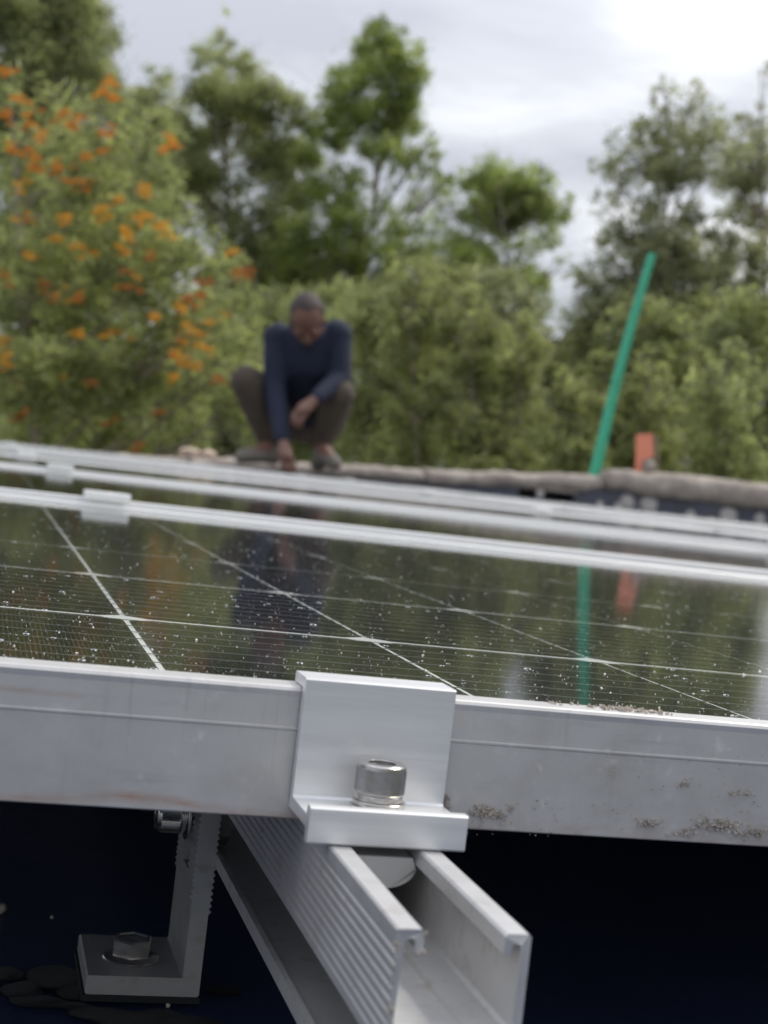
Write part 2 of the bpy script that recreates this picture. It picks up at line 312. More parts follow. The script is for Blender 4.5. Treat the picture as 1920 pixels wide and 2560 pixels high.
# roof: dark coated sheet under the panels (array coordinates), on the building
RZ = -0.1325
bm = bmesh.new()
nx, ny = 150, 60
g = [[None]*(ny+1) for _ in range(nx+1)]
for i in range(nx+1):
    for j in range(ny+1):
        x = -2.2+6.9*i/nx; y = -1.3+8.2*j/ny
        z = RZ + 0.0016*(mnoise.noise(Vector((x*3, y*3, 0))))-0.0016
        g[i][j] = bm.verts.new((x, y, z))
for i in range(nx):
    for j in range(ny): bm.faces.new((g[i][j], g[i+1][j], g[i+1][j+1], g[i][j+1]))
roof = link('roof', bm_mesh('roof', bm, smooth=True), M_roof, kind='structure', label='dark navy coated roof under the solar panels')
bm = bmesh.new()
for y in (-.075, .28, .93, 1.9, 3.1, 4.4):
    prism(bm, [(y-.020, RZ-.004), (y-.012, RZ+.0006), (y, RZ+.0016), (y+.010, RZ+.0004), (y+.020, RZ-.004)], -2.2, 4.7, 'x')
bmesh.ops.subdivide_edges(bm, edges=[e for e in bm.edges if abs(e.verts[0].co.x-e.verts[1].co.x) > 1], cuts=160); lumpy_ = [setattr(v, 'co', v.co+Vector((0, .006*mnoise.noise(Vector((v.co.x*6, v.co.y, 0))), .0006*mnoise.noise(Vector((v.co.x*25, v.co.y*9, 3)))))) for v in bm.verts]
link('roof_seam', bm_mesh('roof_seam', bm, smooth=True), M_roof, roof)
bm = bmesh.new(); box(bm, -2.2, 4.7, -1.3, 6.9, RZ-0.12, RZ-0.006); link('roof_slab', bm_mesh('roof_slab', bm), M_wall, kind='structure')
bm = bmesh.new(); box(bm, -2.05, 4.55, -1.15, 7.25, -3.9, RZ-0.125); link('building_walls', bm_mesh('building_walls', bm), M_wall, label='plastered house wall below the dark roof', cat='building')

# parapet wall behind the array
PW0, PW1 = 6.93, 7.17
par = empty('parapet_wall', (0, 0, 0), label='low blue grey parapet wall with a rough brown mortar coping behind the panels', cat='wall')
def lumpy(bm, amp, sc, seed=0):
    for v in bm.verts:
        n = mnoise.noise_vector(Vector(v.co)*sc+Vector((seed*7.3, seed, 0))); v.co += Vector(n)*amp
def coping(pts, seed, y0=PW0-.03, y1=PW1+.03):
    P_ = np.array(pts); tt = np.linspace(0, len(P_)-1, (len(P_)-1)*3+1); pts = [tuple(float(np.interp(q, range(len(P_)), P_[:, c])) for c in range(3)) for q in tt]
    """pts: (x, ztop, thickness) stations; a rounded lumpy mortar ridge"""
    bm = bmesh.new(); rings = []
    for x, zt, th in pts:
        sec = []
        for k in range(14):
            a = 2*math.pi*k/14; ca, sa = math.cos(a), math.sin(a)
            e = 0.55
            sec.append(bm.verts.new((x, (y0+y1)/2+(y1-y0)/2*math.copysign(abs(ca)**e, ca), zt-th/2+th/2*math.copysign(abs(sa)**e, sa))))
        rings.append(sec)
    for a, b in zip(rings, rings[1:]):
        for i in range(14): bm.faces.new((a[i], a[(i+1) % 14], b[(i+1) % 14], b[i]))
    bm.faces.new(rings[0]); bm.faces.new(rings[-1][::-1])
    lumpy(bm, 0.015, 7, seed); lumpy(bm, 0.009, 22, seed)
    return link('coping', bm_mesh('coping', bm, smooth=True), M_cement, par)
def topz(x): return float(np.interp(x, [-2.2, 0, 1.7, 2.42, 3.04, 3.2, 4.7], [-.12, -.01, .108, .160, .212, .212, .285]))
def st(x0, x1, th, n, dz=0): return [(x0+(x1-x0)*i/n, topz(x0+(x1-x0)*i/n)+dz, th) for i in range(n+1)]
coping(st(-2.2, 0.9, .075, 24), 1); coping(st(0.905, 2.1, .075, 14), 2); coping(st(2.105, 3.075, .085, 12), 3)
coping([(x, z, th) for x, z, th in zip(np.linspace(3.085, 4.7, 18), np.interp(np.linspace(3.085, 4.7, 18), [3.085, 3.2, 3.6, 4.1, 4.7], [.245, .268, .280, .283, .27]), np.interp(np.linspace(3.085, 4.7, 18), [3.085, 3.3, 4.7], [.10, .145, .15]))], 4, PW0-.06)
# wall face in two lengths with a drain gap between
for (x0, x1) in ((-2.2, 2.62), (2.93, 4.7)):
    bm = bmesh.new(); n = 30; T = []; 
    for i in range(n+1):
        x = x0+(x1-x0)*i/n; tz = (topz(x) if x < 3.08 else .265)-.045
        T.append([bm.verts.new(c) for c in ((x, PW0, RZ), (x, PW0, tz), (x, PW1, tz), (x, PW1, RZ-.1))])
    for a, b in zip(T, T[1:]):
        for k in range(3): bm.faces.new((a[k], b[k], b[k+1], a[k+1]))
    bm.faces.new(T[0]); bm.faces.new(T[-1][::-1])
    link('wall_face', bm_mesh('wall_face', bm), M_bitumen, par)
bm = bmesh.new(); box(bm, 2.61, 2.94, PW0+.10, PW1, RZ-.1, topz(2.8)-.05); link('drain_hole_shade_block', bm_mesh('drain_hole_shade_block', bm), M_rubber_shade, par)  # black block in the opening: the hole's shade is put into its colour
bm = bmesh.new(); box(bm, 2.60, 2.94, PW0-.01, PW0+.09, topz(2.8)-.085, topz(2.8)-.055); lumpy(bm, .006, 9); link('lintel_brick', bm_mesh('lintel_brick', bm), M_cement, par)
# pale mortar dabs on the blue grey face
def blob_mesh(r, seed, sub=2, amp=.25, flat=(1, 1, 1)):
    bm = bmesh.new(); bmesh.ops.create_icosphere(bm, subdivisions=sub, radius=1)
    for v in bm.verts:
        n = mnoise.noise(v.co*1.3+Vector((seed*3.1, seed*1.7, 0))); v.co *= 1+amp*n
        v.co = Vector((v.co.x*r*flat[0], v.co.y*r*flat[1], v.co.z*r*flat[2]))
    return bm_mesh('blob', bm, smooth=True)
Gi = np.array(G3).T
def arr(u, v, Y):      # array-coordinate point at photo pixel u,v on the plane y = Y
    d = RC.T@np.array([(u-960)/FPX, (v-1280)/FPX, 1.0]); return TC+d*(Y-TC[1])/d[1]
def arz(u, v, Z):
    d = RC.T@np.array([(u-960)/FPX, (v-1280)/FPX, 1.0]); return TC+d*(Z-TC[2])/d[2]
for i, (u, v, r) in enumerate(((1568, 1256, .036), (1622, 1264, .042), (1545, 1270, .022), (1725, 1290, .026), (1820, 1292, .046), (1900, 1298, .028), (1780, 1305, .022), (1500, 1262, .018), (1350, 1235, .02))):
    p = arr(u, v, PW0-.002); o = link('mortar_dab', blob_mesh(r*1.25, i, flat=(1, .3, 1)), M_patch, par); o.location = p

# ================================================================== SOLAR ARRAY
WX = 0.0937; HY = WX*1.891937; YF = -0.1706; DEP = 1.1343; TOPZ = 0.0015; BOTZ = -0.0336
X0, X1 = -4*WX-0.022, 20*WX+0.022
def frame_prof(sgn=1):
    # (offset inward, z): outer face with recessed upper band, small ridge, returned bottom flange
    P = [(0.0006, 0.0012), (0.0012, 0.0015), (0.0105, 0.0015), (0.0110, 0.0011), (0.0110, 0.0001), (0.0030, 0.0001), (0.0030, -0.0300), (0.0280, -0.0300), (0.0280, BOTZ), (0.0004, BOTZ), (0.0, BOTZ+.0004), (0.0, -0.0102), (-0.0003, -0.0099), (-0.0003, -0.0094), (0.0002, -0.0092), (0.0003, -0.0012), (0.0001, 0.0004)]
    return P
prof = frame_prof()
def bar_mesh(a0, a1, axis, off, sgn):
    bm = bmesh.new(); pts = [(off+sgn*q[0], q[1]) for q in prof]; prism(bm, pts, a0, a1, axis); return bm_mesh('frame_bar', bm)
me_front = bar_mesh(X0, X1, 'x', YF, 1); me_backbar = bar_mesh(X0, X1, 'x', YF+DEP, -1)
me_front2 = bar_mesh(X0, X1, 'x', YF, 1); me_front2.materials.append(M_frame_lit)
me_side0 = bar_mesh(YF+.0112, YF+DEP-.0112, 'y', X0, 1); me_side1 = bar_mesh(YF+.0112, YF+DEP-.0112, 'y', X1, -1)
me_front.materials.append(M_frame)
for me_ in (me_backbar, me_side0, me_side1): me_.materials.append(M_frame_lit)
def flat(x0, x1, y0, y1, z, m, nm):
    bm = bmesh.new(); bm.faces.new([bm.verts.new(c) for c in ((x0, y0, z), (x1, y0, z), (x1, y1, z), (x0, y1, z))]); me = bm_mesh(nm, bm); me.materials.append(m)
    return me
ZG = 0.0
me_glass = flat(X0+.0109, X1-.0109, YF+.0109, YF+DEP-.0109, ZG, M_glass, 'cover_glass')
bm = bmesh.new(); box(bm, X0+.003, X1-.003, YF+.003, YF+DEP-.003, -0.0055, -0.0032); me_back = bm_mesh('backsheet', bm); me_back.materials.append(M_back)
ZC = -0.0029
GX, GY = 0.0011, 0.0030      # half gaps
ch = 0.0062
def cell_pts(x0, x1, y0, y1, z):
    return [(x0+ch*1.35, y0, z), (x1-ch*1.35, y0, z), (x1, y0+ch, z), (x1, y1-ch, z), (x1-ch*1.35, y1, z), (x0+ch*1.35, y1, z), (x0, y1-ch, z), (x0, y0+ch, z)]
def cell_mesh(ya=GY):
    bm = bmesh.new(); t_ = [bm.verts.new(c) for c in cell_pts(GX, WX-GX, ya, HY-GY, 0)]; b_ = [bm.verts.new((v.co.x, v.co.y, -.0002)) for v in t_]
    bm.faces.new(t_); n = 8
    for i in range(n): bm.faces.new((t_[i], b_[i], b_[(i+1) % n], t_[(i+1) % n]))
    me = bm_mesh('cell', bm); me.materials.append(M_cell); return me
YCUT = YF+.0045
me_cell = cell_mesh(); me_cell_front = cell_mesh(YCUT+HY)
YR = [(-1+j)*HY for j in range(6)]       # rows of cells; the front row is tucked under the frame lip
RIBY = [y+(k+.5)*HY/10 for y in YR for k in range(10) if y+(k+.5)*HY/10 > YCUT+.001]
def ribbon_mesh():
    bm = bmesh.new(); box(bm, X0+.03, X1-.03, -.00022, .00022, 0, .00025); me = bm_mesh('ribbon', bm); me.materials.append(M_ribbon); return me
me_rib = ribbon_mesh()
def joined_cells():
    bm = bmesh.new()
    for i in range(-4, 20):
        for y in YR:
            a = cell_pts(i*WX+GX, (i+1)*WX-GX, max(y+GY, YCUT), min(y+HY-GY, YF+DEP), ZC); bm.faces.new([bm.verts.new(c) for c in a])
    for y in RIBY: box(bm, X0+.03, X1-.03, y-.00022, y+.00022, ZC+.0001, ZC+.0003)
    me = bm_mesh('cells', bm); me.materials.append(M_cell); return me
me_joined = joined_cells()
def module(row, col, dx, dy, dz, tilt, label, first=False):
    r = empty('solar_panel', (dx, dy, dz), label=label, cat='solar panel', group='solar panels laid in rows up the roof')
    r.rotation_euler = (0, -tilt, 0)
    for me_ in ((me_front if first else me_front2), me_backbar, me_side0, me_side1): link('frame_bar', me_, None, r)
    link('cover_glass', me_glass, None, r); link('backsheet', me_back, None, r)
    if first:
        for i in range(-4, 20):
            for y in YR:
                o = link('cell', me_cell_front if y < YF else me_cell, None, r); o.location = (i*WX, y, ZC)
        for y in RIBY:
            o = link('ribbon', me_rib, None, r); o.location = (0, y, ZC+.0001)
    else:
        link('cells', me_joined, None, r, kind='stuff')
    return r
PITCH = 1.1543
ROWS = [(0, 0, 0), (1, .0048, .0030), (2, .0095, .0085), (3, .0115, .0095), (4, .0185, .0095), (5, .024, .0095)]
names = {0: 'front solar panel, its near frame edge under the big aluminium clamp', 1: 'second solar panel up the roof, just behind the front one', 2: 'third solar panel back, thin dark strip behind two bright frame lines', 3: 'fourth solar panel row back, seen almost edge on', 4: 'fifth solar panel back, its white frame line below the squatting man', 5: 'farthest solar panel, next to the crouching man\'s reaching hand'}
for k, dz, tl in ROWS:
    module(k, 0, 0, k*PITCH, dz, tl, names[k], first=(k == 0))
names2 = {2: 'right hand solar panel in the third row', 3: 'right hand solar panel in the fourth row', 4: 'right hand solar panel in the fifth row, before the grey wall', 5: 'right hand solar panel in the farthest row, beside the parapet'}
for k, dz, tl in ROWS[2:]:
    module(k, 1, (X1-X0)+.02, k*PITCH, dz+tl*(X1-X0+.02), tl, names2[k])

# ------------------------------------------------------------------ rail
RX0, RX1, RT, RB = 0.0378, 0.0675, -0.0338, -0.0838
def rail_profile():
    P = []
    w = RX1-RX0
    def a(x, z): P.append((RX0+x/1000, RT+z/1000))
    W_ = w*1000
    a(0.5, 0); a(5.4, 0); a(6.0, -.6); a(6.0, -4.2); a(5.4, -4.8); a(4.6, -4.8); a(4.2, -4.2); a(4.2, -2.4); a(3.4, -1.9); a(1.9, -2.3)
    a(1.4, -20.5); a(2.4, -21.3); a(11, -21.3); a(11.8, -22.3); a(17.9, -22.3); a(18.7, -21.3); a(W_-3, -21.3); a(W_-2, -20.5)
    a(W_-2.4, -2.3); a(W_-3.4, -1.9); a(W_-4.2, -2.4); a(W_-4.2, -4.2); a(W_-4.6, -4.8); a(W_-5.4, -4.8); a(W_-6, -4.2); a(W_-6, -.6); a(W_-5.4, 0); a(W_-.5, 0); a(W_, -.5)
    a(W_, -49.5); a(W_-.5, -50); a(0.5, -50); a(0, -49.5); a(0, -45); a(1.8, -45); a(1.8, -47.8); a(W_-2, -47.8); a(W_-2, -24); a(2.0, -24); a(2.0, -27.8); a(0, -27.8)
    z = -25.6
    for k in range(9):
        a(0, z); a(.42, z+.45); a(.42, z+1.2); a(0, z+1.65); z += 2.55
    a(0, -.5)
    return P
rp = rail_profile()
rail = empty('mounting_rail', (0, 0, 0), label='ribbed aluminium mounting rail running under the front clamp toward the viewer', cat='rail', group='aluminium mounting rails under the panels')
bm = bmesh.new(); n = len(rp)
ys = list(np.linspace(-.262, -.20, 10))+[-.1, 0.3, 6.75]
rings = []
for k, y in enumerate(ys):
    rings.append([bm.verts.new((x, y, z)) for x, z in rp])
for v in rings[0]:
    v.co.y += 0.0007*mnoise.noise(Vector(v.co)*260)-(v.co.x-RX0)*.03
    v.co.x += 0.0002*mnoise.noise(Vector(v.co)*400)
for a, b in zip(rings, rings[1:]):
    for i in range(n): bm.faces.new((a[i], a[(i+1) % n], b[(i+1) % n], b[i]))
bm.faces.new(rings[0]); bm.faces.new(rings[-1][::-1])
link('rail_profile', bm_mesh('rail_profile', bm), M_rail, rail)
# saw burrs on the cut end
bm = bmesh.new(); random.seed(3)
for k in range(60):
    i = random.randrange(n); x, z = rp[i]
    if x > RX0+.008: continue
    s = random.uniform(.0002, .0005)
    bmesh.ops.create_icosphere(bm, subdivisions=1, radius=s, matrix=Matrix.Translation((x+random.uniform(-.0004, .0004), -.2625-(x-RX0)*.03, z+random.uniform(-.0005, .0005))))
lumpy(bm, .0003, 900); link('saw_burr', bm_mesh('saw_burr', bm), M_crumb, rail, kind='stuff')
r2 = rail.copy(); C.objects.link(r2); ARRAY_ROOTS.append(r2); r2.location = (1.347, 0, 0); r2['label'] = 'second aluminium mounting rail, hidden farther right under the panels'
for c_ in list(rail.children)[:1]:
    d = c_.copy(); C.objects.link(d); d.parent = r2

# ------------------------------------------------------------------ end clamp
CX0, CX1 = 0.0318, 0.0732
cl = empty('end_clamp', (0, 0, 0), label='bright aluminium end clamp gripping the front frame edge', cat='clamp')
yp = YF-.0006
pr = [(yp, -.0300), (yp, .0018), (yp+.0105, .0018), (yp+.0105, .0042), (yp+.0100, .0046), (yp-.0030, .0046), (yp-.0034, .0042), (yp-.0034, -.0262), (yp-.0040, -.0268),
      (-.1925, -.0268), (-.1932, -.0250), (-.1934, -.0242), (-.1962, -.0242), (-.1967, -.0247), (-.1967, -.0330), (-.1962, -.0335), (-.1936, -.0335), (-.1932, -.0330), (-.1932, -.0300)]
bm = bmesh.new(); prism(bm, pr, CX0, CX1, 'x')
link('clamp_body', bm_mesh('clamp_body', bm), M_clamp, cl)
BX, BY = 0.0522, -0.1845
# socket head bolt
def bolt(name, parent, loc, rot=Matrix.Identity(4), rh=.0067, hh=.0085, m=M_steel):
    T = Matrix.Translation(loc)@rot
    b = empty(name, (0, 0, 0)); ARRAY_ROOTS.remove(b); b.parent = parent
    bm = bmesh.new()
    lathe(bm, [(rh*.96, 0), (rh*1.0, .0004), (rh*1.0, hh*.12), (rh*1.0, hh*.82), (rh*.985, hh*.84), (rh*.97, hh*.95), (rh*.88, hh), (rh*.57, hh), (rh*.55, hh*.98), (rh*.55, hh*.45), (.0001, hh*.40)], 144, T, rfun=lambda i, z: (1.0 if not (hh*.10 < z < hh*.83) else (1.0 if i % 2 else .975)))
    link('bolt_head', bm_mesh('bolt_head', bm, smooth=True, ang=.5), m, parent)
    bm = bmesh.new(); lathe(bm, [(rh*.56, hh*.93), (rh*.5, hh*.90), (.0001, hh*.89)], 6, T)
    link('hex_socket', bm_mesh('hex_socket', bm), M_socket, parent)
    bpy.data.objects.remove(b)
zb = -.0268
bolt('bolt', cl, (BX, BY, zb+.0047), rh=.0066, hh=.0078)
def washer(parent, r, z0, z1, T, nm, gap=False):
    bm = bmesh.new(); lathe(bm, [(r*.97, z0), (r, z0+.0002), (r, z1-.0002), (r*.97, z1)], 48, T); return link(nm, bm_mesh(nm, bm, smooth=True, ang=.6), M_steel, parent)
T0 = Matrix.Translation((BX, BY, zb))
washer(cl, .0071, 0.00002, .0014, T0, 'washer'); washer(cl, .0070, .0015, .0028, T0@Matrix.Translation((.0002, 0, 0)), 'washer')
washer(cl, .0064, .0029, .0046, T0@Matrix.Rotation(.015, 4, 'X'), 'spring_washer')
# channel nut under the clamp
bm = bmesh.new()
P = [(RX0+.0042, -.0365), (RX1-.0068, -.0365), (RX1-.0060, -.0385), (RX1-.0056, -.0400)]
for k in range(9):
    a = -math.pi*.5*k/8; P.append((RX1-.0136+.0080*math.cos(a), -.0390+.0055*math.sin(a)))
for k in range(7):
    a = -math.pi*.5-math.pi*.5*k/6; P.append((RX0+.0090+.0048*math.cos(a), -.0400+.0045*math.sin(a)))
prism(bm, P, -.1935, -.176, 'y')
link('channel_nut', bm_mesh('channel_nut', bm, bevel=.0002), M_rail, cl)
bm = bmesh.new(); lathe(bm, [(.004, -.0285), (.004, zb)], 20, Matrix.Translation((BX, BY, 0))); link('bolt_shank', bm_mesh('bolt_shank', bm, smooth=True, ang=.6), M_steel, cl)

# ------------------------------------------------------------------ mid clamps between rows
def mid_clamp_meshes():
    bm = bmesh.new(); prism(bm, [(-.019, .0), (-.019, .0062), (-.0182, .0070), (-.0075, .0070), (-.0070, .0010), (.0070, .0010), (.0075, .0070), (.0182, .0070), (.019, .0062), (.019, 0), (.0092, 0), (.0092, -.026), (-.0092, -.026), (-.0092, 0)], -.022, .022, 'x')
    a = bm_mesh('clamp_plate', bm, bevel=.0004); a.materials.append(M_clamp)
    bm = bmesh.new(); lathe(bm, [(.0062, .0011), (.0065, .0014), (.0065, .0072), (.0058, .0078), (.0035, .0078), (.0034, .006), (.0001, .006)], 24); b = bm_mesh('bolt_head', bm, smooth=True, ang=.5); b.materials.append(M_steel)
    return a, b
mcA, mcB = mid_clamp_meshes()
def mid_clamp(x, y, z, label, grp='mid clamps joining one panel row to the next'):
    r = empty('mid_clamp', (x, y, z), label=label, cat='clamp', group=grp)
    link('clamp_plate', mcA, None, r); link('bolt_head', mcB, None, r)
YB = [YF+DEP+.01+k*PITCH for k in range(6)]
def zrow(k, x): return TOPZ+max(ROWS[min(k+1, 5)][1]+ROWS[min(k+1, 5)][2]*x, 0)+.0004
for k, x, lab in ((0, .0645, 'nearest mid clamp, on the front panel\'s far edge at left'), (1, .0700, 'mid clamp at left between the second and third panels'), (2, .0400, 'small mid clamp at left on the third bright frame line'), (3, .0260, 'mid clamp at far left on the fourth frame line'),
                  (1, 1.462, 'mid clamp at the right picture edge on the second frame line'), (2, 1.390, 'mid clamp right of centre on the third frame line'), (3, 1.407, 'mid clamp in the middle of the fourth frame line'), (4, 1.400, 'mid clamp on the fifth frame line, right below the squatting man'), (4, .03, 'mid clamp at far left on the fifth frame line')):
    mid_clamp(x, YB[k], zrow(k, x), lab)
mid_clamp(1.43, YB[5], zrow(5, 1.43), 'last clamp, touched by the squatting man\'s hand')

# ------------------------------------------------------------------ L foot
ft = empty('l_foot_bracket', (0, 0, 0), label='serrated aluminium L foot bracket bolted to the dark roof', cat='bracket')
FY0, FY1 = -.036, .009
FB, FT2, FR = -.1302, -.1236, .0376
xl = FR-.0064
def teeth(side):
    pts = []; z = -.1010
    while z < -.0405:
        pts.append((side, z)); pts.append((side+(.0009 if side == FR else -.0009)*1.0, z+.0011)); z += .0022
    return pts
TZ = -.0400
right = [(FR, -.1020)]+[(p[0]-.0009 if p[0] > FR else p[0]-.0009, p[1]) if False else (p[0], p[1]) for p in teeth(FR)]
leftt = [(xl-.0, -.0960)]+[q for q in teeth(xl) if q[1] > -.094]
lean = lambda P: P
low = [(-.0022, FB+.0006), (-.0016, FB), (FR-.0006, FB), (FR, FB+.0006)]+[(FR, -.1020)]
lowpoly = low+[(FR, -.0900)]+[(xl, -.0900), (xl, FT2+.0004), (xl-.0005, FT2), (-.0016, FT2), (-.0022, FT2-.0006)]
bm = bmesh.new(); prism(bm, [q for q in lowpoly], FY0, FY1, 'y')
uppoly = [(xl, -.0902)]+[(FR, -.0902)]+[q for q in teeth(FR) if q[1] > -.0898]+[(FR, TZ), (xl, TZ)]+[q for q in teeth(xl) if q[1] > -.0898][::-1]
prism(bm, uppoly, FY0, FY0+.0145, 'y'); prism(bm, uppoly, FY1-.0145, FY1, 'y')
bmesh.ops.recalc_face_normals(bm, faces=bm.faces)
link('bracket_body', bm_mesh('bracket_body', bm), M_foot, ft)
# serration strip lower on both faces
bm = bmesh.new()
for sd, s in ((FR, 1), (xl, -1)):
    z = -.1010 if s > 0 else -.0960
    while z < -.0905:
        prism(bm, [(sd-.0001*s, z), (sd+.0009*s, z+.0011), (sd-.0001*s, z+.0022)], FY0, FY1, 'y'); z += .0022
link('serration', bm_mesh('serration', bm), M_foot, ft, kind='stuff')
bm = bmesh.new(); box(bm, -.0030, FR+.0004, FY0-.0006, FY1+.001, -.1325, FB-.0001); link('rubber_pad', bm_mesh('rubber_pad', bm), M_rubber_shade, ft)
# hex flange bolt on the foot
HX, HYY = .0148, -.0165
hb = Matrix.Translation((HX, HYY, FT2))
bm = bmesh.new(); lathe(bm, [(.0101, 0.00003), (.0103, .0004), (.0100, .0009), (.0075, .0016), (.0070, .0018)], 48, hb); link('flange', bm_mesh('flange', bm, smooth=True, ang=.6), M_steel, ft)
bm = bmesh.new(); lathe(bm, [(.0073, .0017), (.0074, .0022), (.0074, .0070), (.0069, .0077), (.0060, .0078), (.0056, .0071), (.0001, .0069)], 6, hb@Matrix.Rotation(.35, 4, 'Z')); link('hex_head', bm_mesh('hex_head', bm, bevel=.0003), M_steel, ft)
# horizontal T bolt through the slot
RXm = Matrix.Rotation(-math.pi/2, 4, 'Y')      # local z -> -x
bolt('side', ft, (xl-.0042, -.0135, -.0712), RXm, rh=.0068, hh=.0088)
Ts = Matrix.Translation((xl-.0010, -.0135, -.0712))@RXm
washer(ft, .0088, 0, .0012, Ts, 'washer'); washer(ft, .0066, .0012, .0032, Ts, 'spring_washer')
bm = bmesh.new(); lathe(bm, [(.004, -.010), (.004, .004)], 16, Ts); link('bolt_shank', bm_mesh('bolt_shank', bm, smooth=True, ang=.6), M_steel, ft)
bm = bmesh.new(); P = []
for yy, z_ in ((-.021, -.0560), (.0, -.0560), (.0025, -.0700), (-.001, -.0765), (-.006, -.0805), (-.0135, -.0815), (-.0205, -.0765), (-.0225, -.0680)): P.append((yy, z_))
prism(bm, P, FR+.0011, FR+.0075, 'x'); link('channel_nut', bm_mesh('channel_nut', bm, bevel=.0006), M_foot, ft)

# sealant and dirt round the foot
se = empty('sealant_smear', (0, 0, 0), label='dark brown sealant smeared on the roof round the L foot', cat='sealant')
for i, (u, v, rx, ry) in enumerate(((150, 2440, .020, .012), (205, 2475, .014, .008), (330, 2545, .022, .008), (60, 2470, .012, .008), (480, 2555, .02, .006), (250, 2530, .016, .007), (90, 2500, .016, .005), (400, 2530, .012, .004), (20, 2430, .010, .007), (560, 2470, .012, .004), (180, 2510, .01, .003))):
    p = arz(u, v, RZ); o = link('sealant_lump', blob_mesh(1.0, i+20, sub=3, amp=.3), M_sealant, se); o.location = (p[0], p[1], RZ-.0006); o.scale = (rx*.6, ry*1.1, .0007)
for i, (u, v, r) in enumerate(((4, 2270, .0022), (130, 2290, .0008), (420, 2510, .0008))):
    p = arz(u, v, RZ+.001); o = link('grit', blob_mesh(r, i+50, sub=2, amp=.4), M_crumb, se); o.location = (p[0], p[1], RZ+.0005)

# ------------------------------------------------------------------ mud crumbs on the frame, grit and drops on the glass
def crumbs(name, centers, mat_, **k):
    """centers: list of (p, radius); small irregular tetra-like grains"""
    base = np.array([(1, 0, -.5), (-.5, .87, -.5), (-.5, -.87, -.5), (0, 0, 1), (.2, .3, -1)], float)
    faces = [(0, 1, 3), (1, 2, 3), (2, 0, 3), (1, 0, 4), (2, 1, 4), (0, 2, 4)]
    V = []
    for p, r in centers:
        b = base*rng.uniform(.6, 1.3, (5, 3))*r
        q = rng.normal(size=(3, 3)); q, _ = np.linalg.qr(q); b = b@q + np.array(p)
        for f in faces: V.append(b[list(f)])
    return link(name, quads_mesh(name, np.array(V), nper=3), mat_, **k)
mud = []
def cluster(u0, u1, v0, v1, n, s, y=YF-.0006):
    for _ in range(n):
        u = random.uniform(u0, u1); v = random.uniform(v0, v1); mud.append((arr(u, v, y), s*random.uniform(.4, 1.5)))
def gcluster(u, v, su, sv, n, s, y=YF-.0008):
    for _ in range(n): mud.append((arr(random.gauss(u, su), random.gauss(v, sv), y), s*random.uniform(.4, 1.4)))
gcluster(1208, 2032, 18, 9, 60, .00042); gcluster(1255, 2040, 12, 6, 16, .0003); gcluster(1282, 2018, 6, 5, 10, .00035); gcluster(1118, 2002, 4, 9, 18, .0004)
gcluster(1625, 2058, 18, 8, 40, .00035); gcluster(1800, 2062, 30, 7, 90, .0004); gcluster(1880, 2080, 35, 8, 70, .00035); gcluster(1720, 2085, 40, 6, 30, .0003)
gcluster(1714, 1960, 8, 6, 14, .0003); gcluster(1835, 1985, 8, 6, 12, .00032); gcluster(1872, 1982, 8, 4, 8, .0003); gcluster(1535, 1925, 6, 8, 8, .00025)
cluster(1150, 1915, 2000, 2095, 90, .0002); cluster(1450, 1915, 1880, 2060, 60, .00016)
for _ in range(110): mud.append(((random.gauss(arr(1590, 1797, YF)[0], .0055), YF+random.uniform(.004, .0105), TOPZ+.0003), .0005*random.uniform(.4, 1.4)))
for _ in range(12): mud.append(((random.gauss(arr(1412, 1770, YF)[0], .001), YF+random.uniform(.006, .0105), TOPZ+.0003), .0003))
mud = [(p, r_*1.35) for p, r_ in mud]
crumbs('mud_crumbs', mud, M_crumb, label='dried mud crumbs stuck along the panel frame', kind='stuff')
gr = []
for _ in range(8000):
    y = YF+.012+ (rng.random()**1.8)*1.05; x = rng.uniform(-.10, .62)*(0.35+ (y+.56)*.75)
    gr.append(((x, y, ZG+.0001), .00014*float(rng.lognormal(0, .55))))
for _ in range(1400):
    y = YF+.012+rng.random()*.30; x = rng.uniform(-.06, .30); j = 1
    gr.append(((x, y, ZG+.0001), .00010*float(rng.lognormal(0, .5))))
crumbs('grit', gr, M_dust, label='pale grit scattered over the front panel glass', kind='stuff')
